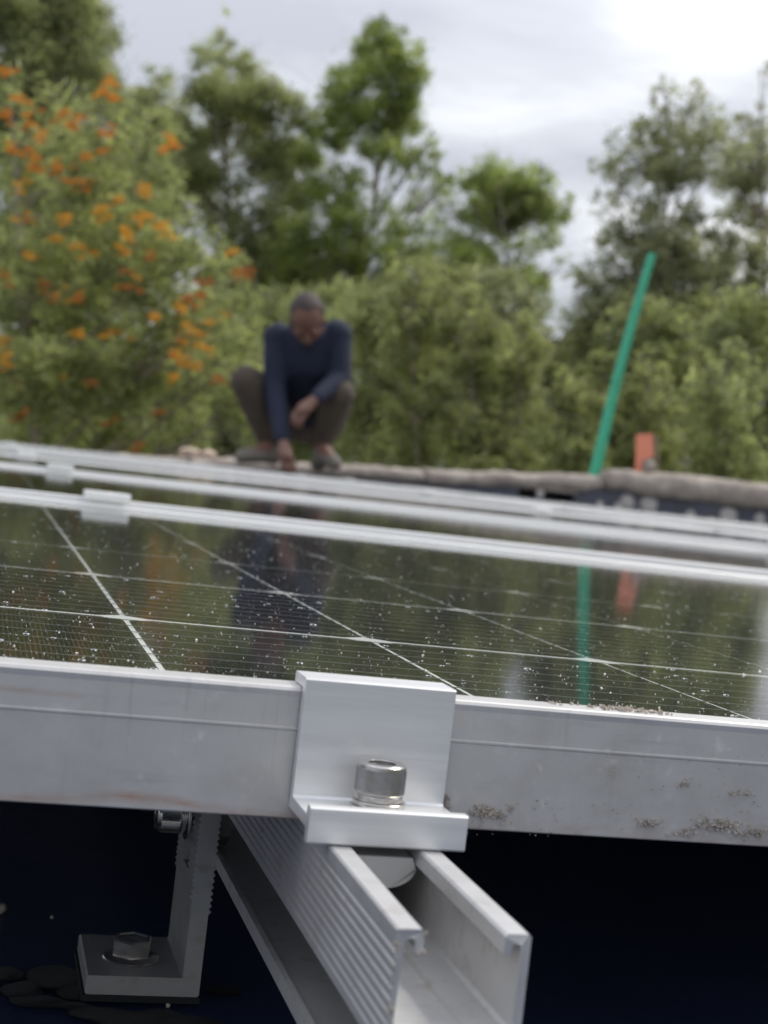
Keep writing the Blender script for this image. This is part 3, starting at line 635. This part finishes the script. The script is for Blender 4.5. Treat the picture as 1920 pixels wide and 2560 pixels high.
# drops
def drops():
    bm = bmesh.new(); prof = [(1, 0.0), (.93, .10), (.75, .2), (.5, .27), (.25, .31)]
    P = [(227, 1560), (192, 1290), (35, 1355), (170, 1440), (155, 1480), (112, 1525), (217, 1528), (315, 1450), (402, 1480), (383, 1493), (66, 1585), (134, 1595), (235, 1625), (204, 1651), (385, 1673), (0, 1600), (440, 1590), (676, 1490), (672, 1510), (676, 1543), (750, 1520), (762, 1592), (750, 1658), (585, 1500), (797, 1507), (965, 1615), (1072, 1690), (1105, 1665), (1120, 1660), (1270, 1732), (1690, 1690), (1712, 1697), (1815, 1738), (1835, 1790), (1020, 1518), (1070, 1528), (1175, 1640), (620, 1375), (635, 1380), (570, 1430), (600, 1445), (810, 1395), (900, 1410), (1670, 1560), (1695, 1530), (1820, 1440), (460, 1390), (260, 1330)]
    pts = [(arz(u, v, ZG), rng.uniform(.0007, .0012)) for u, v in P]
    for _ in range(420):
        y = YF+.015+rng.random()**.8*1.1; x = rng.uniform(-.08, .60)*(0.35+(y+.56)*.75); pts.append(((x, y, ZG), float(rng.lognormal(math.log(.0005), .4))))
    for p, r in pts:
        seg = 14; rings = []
        for a_, h in prof: rings.append([bm.verts.new((p[0]+r*a_*math.cos(2*math.pi*i/seg), p[1]+r*a_*math.sin(2*math.pi*i/seg), ZG+.00003+r*h)) for i in range(seg)])
        for a, b in zip(rings, rings[1:]):
            for i in range(seg): bm.faces.new((a[i], a[(i+1) % seg], b[(i+1) % seg], b[i]))
        bm.faces.new(rings[-1]); bm.faces.new(rings[0][::-1])
    return bm_mesh('water_drops', bm, smooth=True)
link('water_drops', drops(), M_water, label='small water drops on the front panel glass', kind='stuff')

# ================================================================== THINGS ON THE PARAPET
YS = 7.02
# two cream stones left of the man
for i, (u, v, r, f, lab) in enumerate(((478, 1136, .055, (1.0, .8, .55), 'left one of two cream stones on the wall left of the man'), (522, 1140, .042, (1.0, .9, .6), 'right one of two cream stones, nearer the crouching man'))):
    p = arr(u, v, YS); o = link('stone', blob_mesh(r, i+70, sub=3, amp=.35, flat=f), M_stone, label=lab, cat='stone', group='cream stones on the wall'); o.location = (p[0], p[1], topz(p[0])+r*f[2]*.75)
# green pole leaning up out of the parapet
A = arr(1483, 1200, YS); B = arr(1630, 636, YS+.05)
pl = empty('green_pole', A, label='thin bright green pole leaning to the right above the parapet', cat='pole')
bm = bmesh.new(); n = 14; pts = []; 
for i in range(n+1):
    f = i/n; q = (B-A)*f; q[0] -= .014*math.sin(math.pi*f); pts.append(q)
tube(bm, pts, [.030-.008*(i/n) for i in range(n+1)], 12); link('pole_shaft', bm_mesh('pole_shaft', bm, smooth=True, ang=.8), M_green, pl)
bm = bmesh.new(); d_ = Vector(pts[9])-Vector(pts[8]); tube(bm, [Vector(pts[6])*1.0, Vector(pts[6])+d_*.12], [.031, .031], 12); link('pole_joint', bm_mesh('pole_joint', bm, smooth=True, ang=.8), M_green, pl)
# orange marker plate on a stake with a stone at its foot
A = arr(1603, 1190, YS-.02)
mk = empty('orange_marker', A, label='small orange marker plate standing on the parapet right of the green pole', cat='marker')
bm = bmesh.new(); P0 = [arr(u, v, YS-.02)-A for u, v in ((1592, 1086), (1632, 1084), (1634, 1140), (1612, 1150), (1606, 1178), (1590, 1180))]
ring0 = [bm.verts.new(Vector(q)) for q in P0]; ring1 = [bm.verts.new(Vector(q)+Vector((0, .012, 0))) for q in P0]
bm.faces.new(ring0); bm.faces.new(ring1[::-1])
for i in range(6): bm.faces.new((ring0[i], ring1[i], ring1[(i+1) % 6], ring0[(i+1) % 6]))
link('marker_plate', bm_mesh('marker_plate', bm), M_orange, mk)
bm = bmesh.new(); a_ = arr(1640, 1092, YS+.01)-A; b_ = arr(1640, 1185, YS+.01)-A; tube(bm, [a_, b_], [.012, .012], 8); link('stake', bm_mesh('stake', bm, smooth=True, ang=.8), M_bark, mk)
p = arr(1622, 1166, YS-.035); o = link('rock', blob_mesh(.045, 91, sub=3, amp=.4, flat=(.8, .5, .9)), M_cement, label='small brown rock leaning against the orange marker', cat='rock'); o.location = p

# ================================================================== PERSON (world coordinates, built by remeshing tapered limbs)
DM = 7.22           # depth of the man's feet
def J(u, v, dd=0.0): return at(u, v, DM+dd)
def capsules(name, chains, vox, m, parent, smooth=4, extra=None):
    bm = bmesh.new()
    for ch_ in chains:
        for (p0, r0), (p1, r1) in zip(ch_, ch_[1:]):
            p0, p1 = Vector(p0), Vector(p1); L_ = (p1-p0).length; n = max(2, int(L_/(min(r0, r1)*.45))+1)
            for i in range(n+1):
                f = i/n; bmesh.ops.create_icosphere(bm, subdivisions=2, radius=r0+(r1-r0)*f, matrix=Matrix.Translation(p0.lerp(p1, f)))
    if extra: extra(bm)
    me = bpy.data.meshes.new(name); bm.to_mesh(me); bm.free()
    o = bpy.data.objects.new(name, me); C.objects.link(o)
    r = o.modifiers.new('r', 'REMESH'); r.mode = 'VOXEL'; r.voxel_size = vox; r.use_smooth_shade = True
    s = o.modifiers.new('s', 'SMOOTH'); s.iterations = smooth; s.factor = .5
    dg = bpy.context.evaluated_depsgraph_get(); me2 = bpy.data.meshes.new_from_object(o.evaluated_get(dg)); bpy.data.objects.remove(o)
    me2.name = name; me2.materials.clear()
    return link(name, me2, m, parent)
man = empty('person', (0, 0, 0), array=False, label='man in navy top and brown trousers squatting on the parapet, head bowed, reaching down', cat='person')
pel = J(772, 1035, .30); belly = J(770, 985, .20); chest = J(768, 900, .05); neckb = J(770, 840, -.04)
shL, shR = J(697, 846, -.02), J(842, 838, -.02)
elL, elR = J(686, 965, -.06), J(850, 945, -.05)
wrL, wrR = J(708, 1108, -.22), J(788, 998, -.20)
hipL, hipR = J(730, 1050, .28), J(812, 1050, .28)
knL, knR = J(615, 953, -.06), J(848, 985, -.06)
anL, anR = J(672, 1108, .06), J(802, 1112, .06)
toL, toR = J(604, 1141, -.05), J(838, 1158, -.05)
head = J(768, 799, -.15); crown_ = J(768, 770, -.11); chin = J(769, 850, -.15)
def mul(P, k): return [(p, r*k) for p, r in P]
def hand(wr, palm, fing_dir, thumb_dir, out, spread):
    wr, palm = Vector(wr), Vector(palm); ch = [[(wr, .026), (palm, .034)]]
    f = Vector(fing_dir).normalized(); s = Vector(spread).normalized(); o = Vector(out).normalized()
    for k, (l, r) in enumerate(((.062, .0095), (.070, .0100), (.066, .0095), (.052, .0085))):
        b = palm+s*(k-1.5)*.019+f*.018; c1 = b+f*l*.5; c2 = c1+(f*.75+o*.5).normalized()*l*.32; c3 = c2+(f*.3+o*.9).normalized()*l*.25
        ch.append([(b, r*1.1), (c1, r), (c2, r*.92), (c3, r*.85)])
    tb = palm-s*.026-f*.018; t1 = tb+(Vector(thumb_dir).normalized())*.036; t2 = t1+(Vector(thumb_dir).normalized()+o*.5).normalized()*.026
    ch.append([(tb, .0125), (t1, .0115), (t2, .0095)])
    return ch
def vec(u, v, d=0): return (RW.T@np.array([u, v, d]))
hL = hand(wrL, J(715, 1140, -.245), vec(.25, 1, -.1), vec(1, .5, -.3), vec(.2, .2, .9), vec(.9, -.1, .4))
hR = hand(wrR, J(757, 1024, -.225), vec(-.55, .85, -.1), vec(-.8, .2, -.5), vec(.1, .5, .7), vec(-.75, -.35, .4))
body = [[(pel, .13), (belly, .125), (chest, .13), (neckb, .085), (head, .062)], [(shL, .062), (chest, .10), (shR, .062)],
        [(shL, .055), (elL, .040), (wrL, .026)], [(shR, .055), (elR, .040), (wrR, .026)],
        [(pel, .12), (hipL, .095), (knL, .062), (anL, .040), (J(660, 1128, .0), .036), (toL, .028)], [(pel, .12), (hipR, .095), (knR, .062), (anR, .040), (J(812, 1130, .0), .036), (toR, .028)]]
def head_extra(bm):
    Mx = Matrix(((RW[0][0], RW[1][0], RW[2][0], 0), (RW[0][1], RW[1][1], RW[2][1], 0), (RW[0][2], RW[1][2], RW[2][2], 0), (0, 0, 0, 1)))   # camera x,y(down),z(away) -> world
    Th = Matrix.Translation(head)@Mx@Matrix.Rotation(math.radians(58), 4, 'X')     # bowed: face turned down
    def ell(c, r, sub=3): bmesh.ops.create_icosphere(bm, subdivisions=sub, radius=1, matrix=Th@Matrix.Translation(c)@Matrix.Diagonal((r[0], r[1], r[2], 1)))
    # local: x right, y down (chin), z away (back of head)
    ell((0, -.025, .015), (.076, .090, .095), 3); ell((0, .045, -.020), (.058, .070, .066)); ell((0, .095, -.040), (.032, .026, .030), 2)   # skull, face, chin
    ell((0, .028, -.092), (.013, .026, .020), 2); ell((0, .042, -.100), (.018, .011, .012), 2)                                              # nose
    ell((-.030, -.004, -.074), (.026, .009, .012), 2); ell((.030, -.004, -.074), (.026, .009, .012), 2)                                     # brows
    ell((-.026, .066, -.078), (.010, .007, .008), 1); ell((0, .066, -.085), (.024, .0065, .010), 2); ell((0, .077, -.082), (.021, .0065, .010), 2)   # lips
    for s in (-1, 1): ell((s*.077, .018, .010), (.009, .030, .018), 2)                                                                       # ears
    return Th
capsules('body', body+hL+hR, .0065, M_skin, man, 2, extra=head_extra)
Mx = Matrix(((RW[0][0], RW[1][0], RW[2][0], 0), (RW[0][1], RW[1][1], RW[2][1], 0), (RW[0][2], RW[1][2], RW[2][2], 0), (0, 0, 0, 1)))
Th = Matrix.Translation(head)@Mx@Matrix.Rotation(math.radians(58), 4, 'X')
bm = bmesh.new(); bmesh.ops.create_icosphere(bm, subdivisions=4, radius=1, matrix=Th@Matrix.Translation((0, -.028, .018))@Matrix.Diagonal((.080, .093, .098, 1)))
iT = Th.inverted()
kill = [v for v in bm.verts if (lambda q: q.z < -.015 and q.y > -.102 or q.y > .035 or (q.z < -.01 and q.y > -.01))(iT@v.co)]
bmesh.ops.delete(bm, geom=kill, context='VERTS'); link('hair', bm_mesh('hair', bm, smooth=True), M_hair, man)
for s in (-1, 1):
    bm = bmesh.new(); bmesh.ops.create_icosphere(bm, subdivisions=2, radius=.011, matrix=Th@Matrix.Translation((s*.030, .012, -.075))); link('eye', bm_mesh('eye', bm, smooth=True), M_eye, man)
shirt = [[(J(771, 1005, .24), .150), (belly, .150), (chest, .155), (neckb, .100)], [(shL, .079), (chest, .13), (shR, .079)], [(neckb, .095), (J(769, 826, -.075), .070)],
         [(shL, .074), (elL, .058), (wrL.lerp(elL, .10), .040)], [(shR, .074), (elR, .058), (wrR.lerp(elR, .08), .038)]]
capsules('shirt', shirt, .008, M_shirt, man, 6)
capsules('trousers', [[(pel, .150), (J(771, 1000, .24), .135)], [(pel, .140), (hipL, .112), (knL, .080), (anL, .052)], [(pel, .140), (hipR, .112), (knR, .080), (anR, .052)]], .009, M_trouser, man, 6)
for a_, t_, mid in ((anL, toL, J(655, 1136, .0)), (anR, toR, J(815, 1142, .0))):
    heel = a_+(a_-t_).normalized()*.03; heel.z = t_.z+.002
    capsules('shoe', [[(heel, .040), (mid, .042), (t_, .036)], [(a_+Vector((0, 0, -.02)), .046), (mid, .040)]], .008, M_shoe, man, 4)

# ================================================================== TREES
def leaves(centers, tones, L_=.12, W_=.03, droop=.5, name='crown', mat_=None, parent=None):
    n = len(centers)
    d = rng.normal(size=(n, 3)); d[:, 2] = d[:, 2]*.7-droop; d /= np.linalg.norm(d, axis=1)[:, None]
    s = rng.normal(size=(n, 3)); s = np.cross(d, s); s /= np.linalg.norm(s, axis=1)[:, None]
    ln = (L_*rng.uniform(.6, 1.3, n))[:, None]; wd = (W_*rng.uniform(.7, 1.3, n))[:, None]
    c = np.asarray(centers)
    V = np.stack([c-d*ln/2, c+s*wd/2-d*ln*.05, c+d*ln/2, c-s*wd/2-d*ln*.05], 1)
    return link(name, quads_mesh(name, V, tones), mat_, parent)
def tree(name, label, blobs, depth, kind, grp=None, dens=1.0, L_=.12, W_=.03, sub=14, base=None, tr=.09, droop=.5, dj=.5, cat='tree', clus=.27):
    """blobs: (x, y, rx, ry[, density]) in view pixels at the given depth; stems grow from the ground to each"""
    px = 1.15732/FPX*depth
    bx = base if base is not None else np.mean([b[0] for b in blobs])
    foot = ad(bx, 1000, depth); foot.z = gz
    root = empty(name, foot, array=False, label=label, cat=cat, group=grp); tr *= .6
    pts = []; tones = []; limbs = []
    for b in blobs:
        x, y, rx, ry = b[:4]; rx *= 1.18; ry *= 1.18; k = b[4] if len(b) > 4 else 1.0
        dd = depth+random.uniform(-dj, dj)*depth*.05
        c = np.array(ad(x, y, dd)); R_ = np.array([rx*px, (rx+ry)/2*px*.8, ry*px])
        limbs.append((Vector(c.tolist()), max(rx, ry)*px))
        ns = max(5, int(sub*(rx*ry)/8000.0*2.4))
        # clump centres, biased to the outside
        for _ in range(ns):
            v = rng.normal(size=3); v /= np.linalg.norm(v); v *= rng.random()**.45
            cc = c+v*R_*.9; rs = np.mean(R_)*clus*rng.uniform(.7, 1.35)
            n = int(dens*k*6.5*(rs*rs)/(L_*W_*.5)*1.15)
            q = cc+rng.normal(size=(n, 3))*rs*.62*np.array([1, 1, .85])
            pts.append(q); tn = rng.uniform(.1, .95)*.85+.05
            tones.append(np.clip(tn+rng.normal(size=n)*.18, 0, 1))
    pts = np.concatenate(pts)-np.array(foot); tones = np.concatenate(tones)
    leaves(pts, tones, L_, W_, droop, mat_=M_leaf[kind], parent=root)
    # trunk and limbs
    bm = bmesh.new(); top = max(limbs, key=lambda q: q[0].z)[0]-foot
    hgt = top.z; wob = lambda f: Vector((math.sin(f*5+bx)*.02*hgt, math.cos(f*4+bx)*.02*hgt, 0))*f
    axis = [Vector((top.x*f**1.3, top.y*f**1.3, hgt*f))+wob(f) for f in np.linspace(0, 1, 12)]
    tube(bm, axis, [tr*(1-f)**.8+tr*.06 for f in np.linspace(0, 1, 12)], 10)
    for c, r in limbs:
        t = c-foot
        if t.z < .3: continue
        f = max(.05, min(.93, (t.z-.9*r-(abs(t.x)*.6))/hgt)); i = f*11; a = axis[int(i)].lerp(axis[min(11, int(i)+1)], i-int(i))
        mid = a.lerp(t, .5)+Vector((0, 0, -.08*(t-a).length)); rr = tr*(1-f)**.8*.55+.008
        tube(bm, [a, mid, t, t+(t-a).normalized()*r*.5], [rr, rr*.75, rr*.45, rr*.15], 7)
        for _ in range(5):
            e_ = t+Vector(rng.normal(size=3).tolist())*r*.6; tube(bm, [a.lerp(t, .6), e_], [rr*.35, rr*.1], 5)
    link('trunk', bm_mesh('trunk', bm, smooth=True, ang=1.2), M_bark, root)
    return root
EG = 'tall eucalyptus trees behind the roof'
tree('eucalyptus_tree', 'tall eucalyptus at top left rising behind the orange flowering tree', [(60, 30, 130, 90), (170, 70, 80, 90), (95, 170, 120, 90), (200, 180, 60, 80), (30, -60, 150, 80), (230, 265, 55, 60), (60, 260, 110, 70), (330, 290, 60, 60), (290, 240, 35, 45), (290, 380, 90, 80), (130, 380, 140, 90), (100, 560, 150, 110), (250, 560, 120, 110)], 27, 'euc', EG, base=60, tr=.16)
tree('eucalyptus_tree', 'eucalyptus with a pointed top, second tall tree from the left', [(487, 75, 35, 48), (462, 130, 55, 45), (525, 130, 45, 48), (500, 200, 95, 55), (440, 215, 50, 50), (560, 215, 45, 45), (530, 280, 80, 50), (610, 215, 50, 50), (640, 270, 50, 50), (610, 330, 55, 50), (430, 300, 55, 60), (390, 360, 50, 60), (650, 430, 55, 60), (600, 500, 70, 60), (560, 560, 60, 60), (430, 430, 50, 70, .8), (500, 500, 60, 60, .7), (520, 600, 80, 70), (470, 680, 80, 80), (620, 600, 80, 80), (560, 700, 90, 80), (640, 360, 60, 60, .8), (480, 420, 70, 80, .4), (560, 340, 70, 70, .7), (600, 420, 60, 60, .5), (360, 230, 50, 50, .7), (400, 300, 60, 60, .9), (330, 190, 45, 45, .8), (300, 250, 60, 60), (370, 310, 60, 60), (350, 400, 70, 70), (420, 380, 60, 60, .8)], 30, 'euc', EG, base=560, tr=.15)
tree('eucalyptus_tree', 'big bright green eucalyptus above and right of the squatting man', [(800, 100, 60, 45), (855, 130, 60, 60), (770, 165, 70, 60), (860, 210, 62, 65), (800, 240, 80, 60), (720, 200, 50, 45), (735, 280, 55, 50), (870, 290, 48, 55), (810, 320, 55, 40, .6), (880, 350, 40, 40, .8), (940, 350, 34, 42), (965, 390, 22, 26), (925, 300, 25, 30, .6), (930, 400, 35, 35, .7), (690, 330, 55, 60), (700, 430, 60, 60, .8), (760, 480, 60, 50, .8), (770, 540, 60, 50, .8), (660, 540, 60, 60), (830, 430, 30, 50, .35), (750, 390, 40, 50, .5), (720, 600, 80, 70), (820, 600, 70, 60, .9), (700, 500, 60, 50, .8), (640, 640, 80, 70), (760, 430, 70, 60, .4), (840, 500, 60, 60, .5), (900, 470, 60, 60, .3), (880, 560, 60, 50, .6), (820, 330, 70, 40, .7), (880, 170, 50, 60), (830, 80, 50, 40)], 29, 'bright', EG, base=720, tr=.15)
tree('eucalyptus_tree', 'small round headed dark eucalyptus between the big tree and the green pole', [(1030, 390, 45, 40), (1080, 385, 60, 38), (1200, 440, 40, 45), (1130, 420, 60, 42), (1175, 450, 48, 45), (1100, 470, 90, 45), (1040, 440, 40, 50, .7), (1190, 510, 40, 45, .8), (1120, 535, 65, 40, .6), (1160, 580, 45, 40, .6), (1040, 520, 40, 50, .4), (960, 470, 40, 60, .3), (930, 420, 40, 50, .25), (1225, 560, 25, 40, .4), (1050, 600, 90, 60, .8), (950, 570, 70, 60, .7), (1140, 640, 60, 50, .8), (1000, 400, 50, 45, .35), (1090, 430, 90, 60), (1160, 400, 50, 40), (1000, 520, 60, 70, .5)], 31, 'bright', EG, base=1130, tr=.11)
tree('eucalyptus_tree', 'airy grey green eucalyptus behind the top of the green pole', [(1440, 215, 45, 35, .5), (1510, 190, 30, 35, .4), (1400, 270, 60, 45, .6), (1470, 300, 60, 50, .6), (1340, 300, 35, 40, .4), (1400, 350, 80, 50, .75), (1480, 380, 70, 50, .9), (1340, 400, 45, 50, .6), (1300, 440, 30, 40, .4), (1420, 440, 70, 50, .7), (1370, 520, 70, 50, .6), (1460, 530, 70, 50, .7), (1310, 540, 40, 50, .5), (1350, 610, 80, 50, .6), (1450, 620, 70, 50, .7), (1270, 600, 40, 50, .6), (1400, 560, 90, 60, .8), (1320, 680, 80, 60), (1440, 700, 90, 70), (1250, 680, 40, 50, .5), (1520, 600, 60, 60, .9), (1500, 480, 50, 60, .7), (1540, 340, 60, 80, .35), (1520, 250, 50, 60, .25), (1430, 170, 25, 25, .35), (1310, 360, 40, 50, .3), (1390, 640, 90, 60, .9)], 21, 'grey', EG, base=1405, tr=.10, L_=.10, W_=.028)
tree('eucalyptus_tree', 'grey green eucalyptus cut by the right edge of the picture', [(1659, 150, 16, 30, .8), (1560, 290, 40, 50, .4), (1620, 270, 50, 50, .6), (1650, 350, 50, 60, .8), (1580, 380, 50, 50, .45), (1630, 450, 60, 60, .9), (1560, 480, 50, 50, .6), (1620, 560, 70, 60), (1540, 570, 60, 50, .7), (1640, 660, 70, 60), (1560, 660, 70, 60), (1610, 380, 60, 60, .8), (1580, 740, 90, 70), (1640, 780, 70, 70)], 22, 'grey', EG, base=1640, tr=.11, L_=.10, W_=.028)
# far wooded belt, one tree at a time
FG = 'bushy trees in the belt beyond the roof'
belt = [(60, 760, 24), (200, 760, 23), (340, 740, 22), (470, 720, 21), (590, 680, 23), (700, 650, 22), (840, 630, 19), (960, 610, 20), (1070, 640, 18), (1180, 760, 20), (1290, 720, 21), (1400, 690, 19), (1510, 680, 20), (1620, 680, 18)]
lab = ['low bushy tree at the lower left corner of the greenery', 'bushy tree behind the orange flowers, low at left', 'bushy tree behind the lower orange flowers', 'bushy tree left of the squatting man', 'bushy tree just behind the man\'s left knee', 'bushy tree directly behind the man\'s head', 'pale bushy tree just right of the man', 'pale green bushy tree right of the man, second along', 'bushy tree below the round headed eucalyptus', 'lower bushy tree under the gap of sky', 'bushy tree left of the green pole', 'bushy tree behind the green pole', 'bushy tree above the orange marker', 'bushy tree in the lower right corner of the greenery']
for i, (x, y, d) in enumerate(belt):
    B_ = [(x, y+10, 75, 60), (x-45, y+70, 70, 70), (x+45, y+75, 70, 70), (x, y+150, 90, 75), (x-40, y+230, 80, 60), (x+45, y+230, 80, 60), (x, y+290, 90, 65), (x, y+360, 90, 60)]
    tree('bushy_tree', lab[i], B_, d, 'shrub' if i in (6, 7, 9, 10, 12) else ('grey' if i in (8, 3) else 'euc'), FG, base=x, tr=.06, L_=.10, W_=.034, dens=.80)
# nearer pale shrubs right of the man
SG = 'pale leafy shrubs close behind the parapet'
for i, (x, y, d, k, lb) in enumerate(((905, 590, 15, 'shrub', 'tall pale shrub whose top stands right of the big eucalyptus'), (1010, 640, 14.5, 'shrub', 'pale shrub in the centre right, lit yellow green'), (1110, 700, 15, 'shrub', 'pale shrub below the round headed eucalyptus, near the wall'), (1240, 830, 14, 'shrub', 'low shrub at the foot of the green pole, behind it'), (1400, 790, 14.5, 'shrub', 'leafy shrub behind the orange marker'), (1570, 770, 14, 'euc', 'dark leafy shrub at right edge above the parapet'))):
    tree('shrub', lb, [(x, y, 45, 45, .8), (x-35, y+70, 55, 55), (x+40, y+75, 55, 60), (x, y+150, 70, 70), (x-45, y+230, 60, 60), (x+45, y+235, 60, 60), (x, y+320, 80, 60), (x+10, y+390, 80, 45)], d, k, SG, base=x, tr=.035, L_=.085, W_=.028, cat='shrub', dens=.8)
# silky oak with orange blossom
oak = tree('silky_oak', 'silky oak covered in orange flower clusters at left', [(20, 190, 50, 50, .35), (90, 240, 70, 60, .4), (170, 250, 60, 60, .4), (240, 220, 45, 60, .4), (130, 170, 50, 40, .2), (330, 290, 50, 60, .4), (40, 330, 80, 70, .55), (140, 330, 80, 70, .55), (240, 330, 70, 80, .55), (330, 380, 70, 70, .6), (60, 430, 90, 70, .6), (190, 440, 90, 80, .7), (300, 470, 80, 80, .8), (400, 480, 55, 60, .7), (80, 560, 100, 80, .8), (220, 580, 100, 80, .9), (360, 580, 80, 80), (470, 560, 55, 60, .8), (500, 660, 60, 70, .8), (520, 760, 60, 80, .9), (500, 870, 70, 80, .9), (60, 690, 110, 80), (200, 700, 100, 80), (340, 700, 90, 80), (440, 700, 60, 70, .8), (90, 820, 120, 80), (250, 830, 110, 80), (390, 830, 80, 80), (70, 930, 100, 60), (230, 940, 110, 60), (400, 940, 90, 60)], 12, 'grev', None, base=165, tr=.06, L_=.11, W_=.020, dens=.50, droop=.1, dj=1.5)
def blossom(seed):
    r = np.random.default_rng(seed); n = 70; c = np.stack([r.uniform(-.055, .055, n), r.normal(size=n)*.018, np.abs(r.normal(size=n))*.014], 1)
    d = r.normal(size=(n, 3)); d[:, 2] = np.abs(d[:, 2])+.6; d /= np.linalg.norm(d, axis=1)[:, None]; s = np.cross(d, r.normal(size=(n, 3))); s /= np.linalg.norm(s, axis=1)[:, None]
    V = np.stack([c-d*.010, c+s*.005, c+d*.012, c-s*.005], 1); me = quads_mesh('flower_cluster', V, r.random(n)); return me
fm = []
for k in range(9):
    me_ = blossom(k); me_.materials.append(M_flower[k % 3]); fm.append(me_)
FL = [(15, 160), (35, 215), (62, 225), (15, 250), (60, 270), (20, 325), (45, 335), (75, 345), (85, 375), (125, 365), (35, 400), (150, 395), (235, 182), (222, 200), (245, 212), (140, 250), (165, 260), (155, 275), (240, 293), (180, 350), (220, 330), (370, 305), (362, 322), (310, 415), (220, 455), (235, 470), (305, 475), (322, 470), (350, 490), (358, 505), (270, 500), (275, 515), (195, 545), (265, 540), (115, 520), (170, 535), (60, 550), (280, 590), (270, 625), (297, 625), (120, 640), (95, 620), (170, 645), (435, 610), (430, 640), (500, 545), (532, 590), (515, 592), (390, 670), (405, 650), (335, 690), (240, 720), (165, 720), (10, 735), (15, 770), (400, 705), (420, 720), (390, 740), (425, 735), (445, 755), (375, 775), (400, 790), (430, 790), (375, 815), (15, 790), (20, 830), (40, 905), (125, 820), (195, 830), (240, 915), (345, 895), (300, 970), (460, 830), (10, 600), (480, 680), (90, 300), (200, 400), (255, 430), (330, 560), (60, 480), (140, 470), (420, 660), (450, 700), (385, 760)]
random.seed(11)
for i, (x, y) in enumerate(FL):
    for rep in range(4):
        p = ad(x+random.gauss(0, 11)*(rep > 0), y+random.gauss(0, 9)*(rep > 0), 11.15+random.uniform(-.5, .4))
        k = (0 if y < 400 else 1 if 400 <= y < 560 or 660 < y < 830 else 2) if random.random() < .75 else random.randrange(3)
        o = link('flower_cluster', fm[k+3*random.randrange(3)], None, oak); o.location = p-oak.location; o.rotation_euler = (random.uniform(-.4, .4), random.uniform(-.5, .3), random.uniform(0, 6.28)); s_ = random.uniform(.7, 1.1)*(1.0 if rep == 0 else .8); o.scale = (s_, s_, s_)

# ------------------------------------------------------------------ turn everything given in array coordinates onto the sloping roof
bpy.context.view_layer.update()
for o in ARRAY_ROOTS:
    o.matrix_world = G@o.matrix_basis
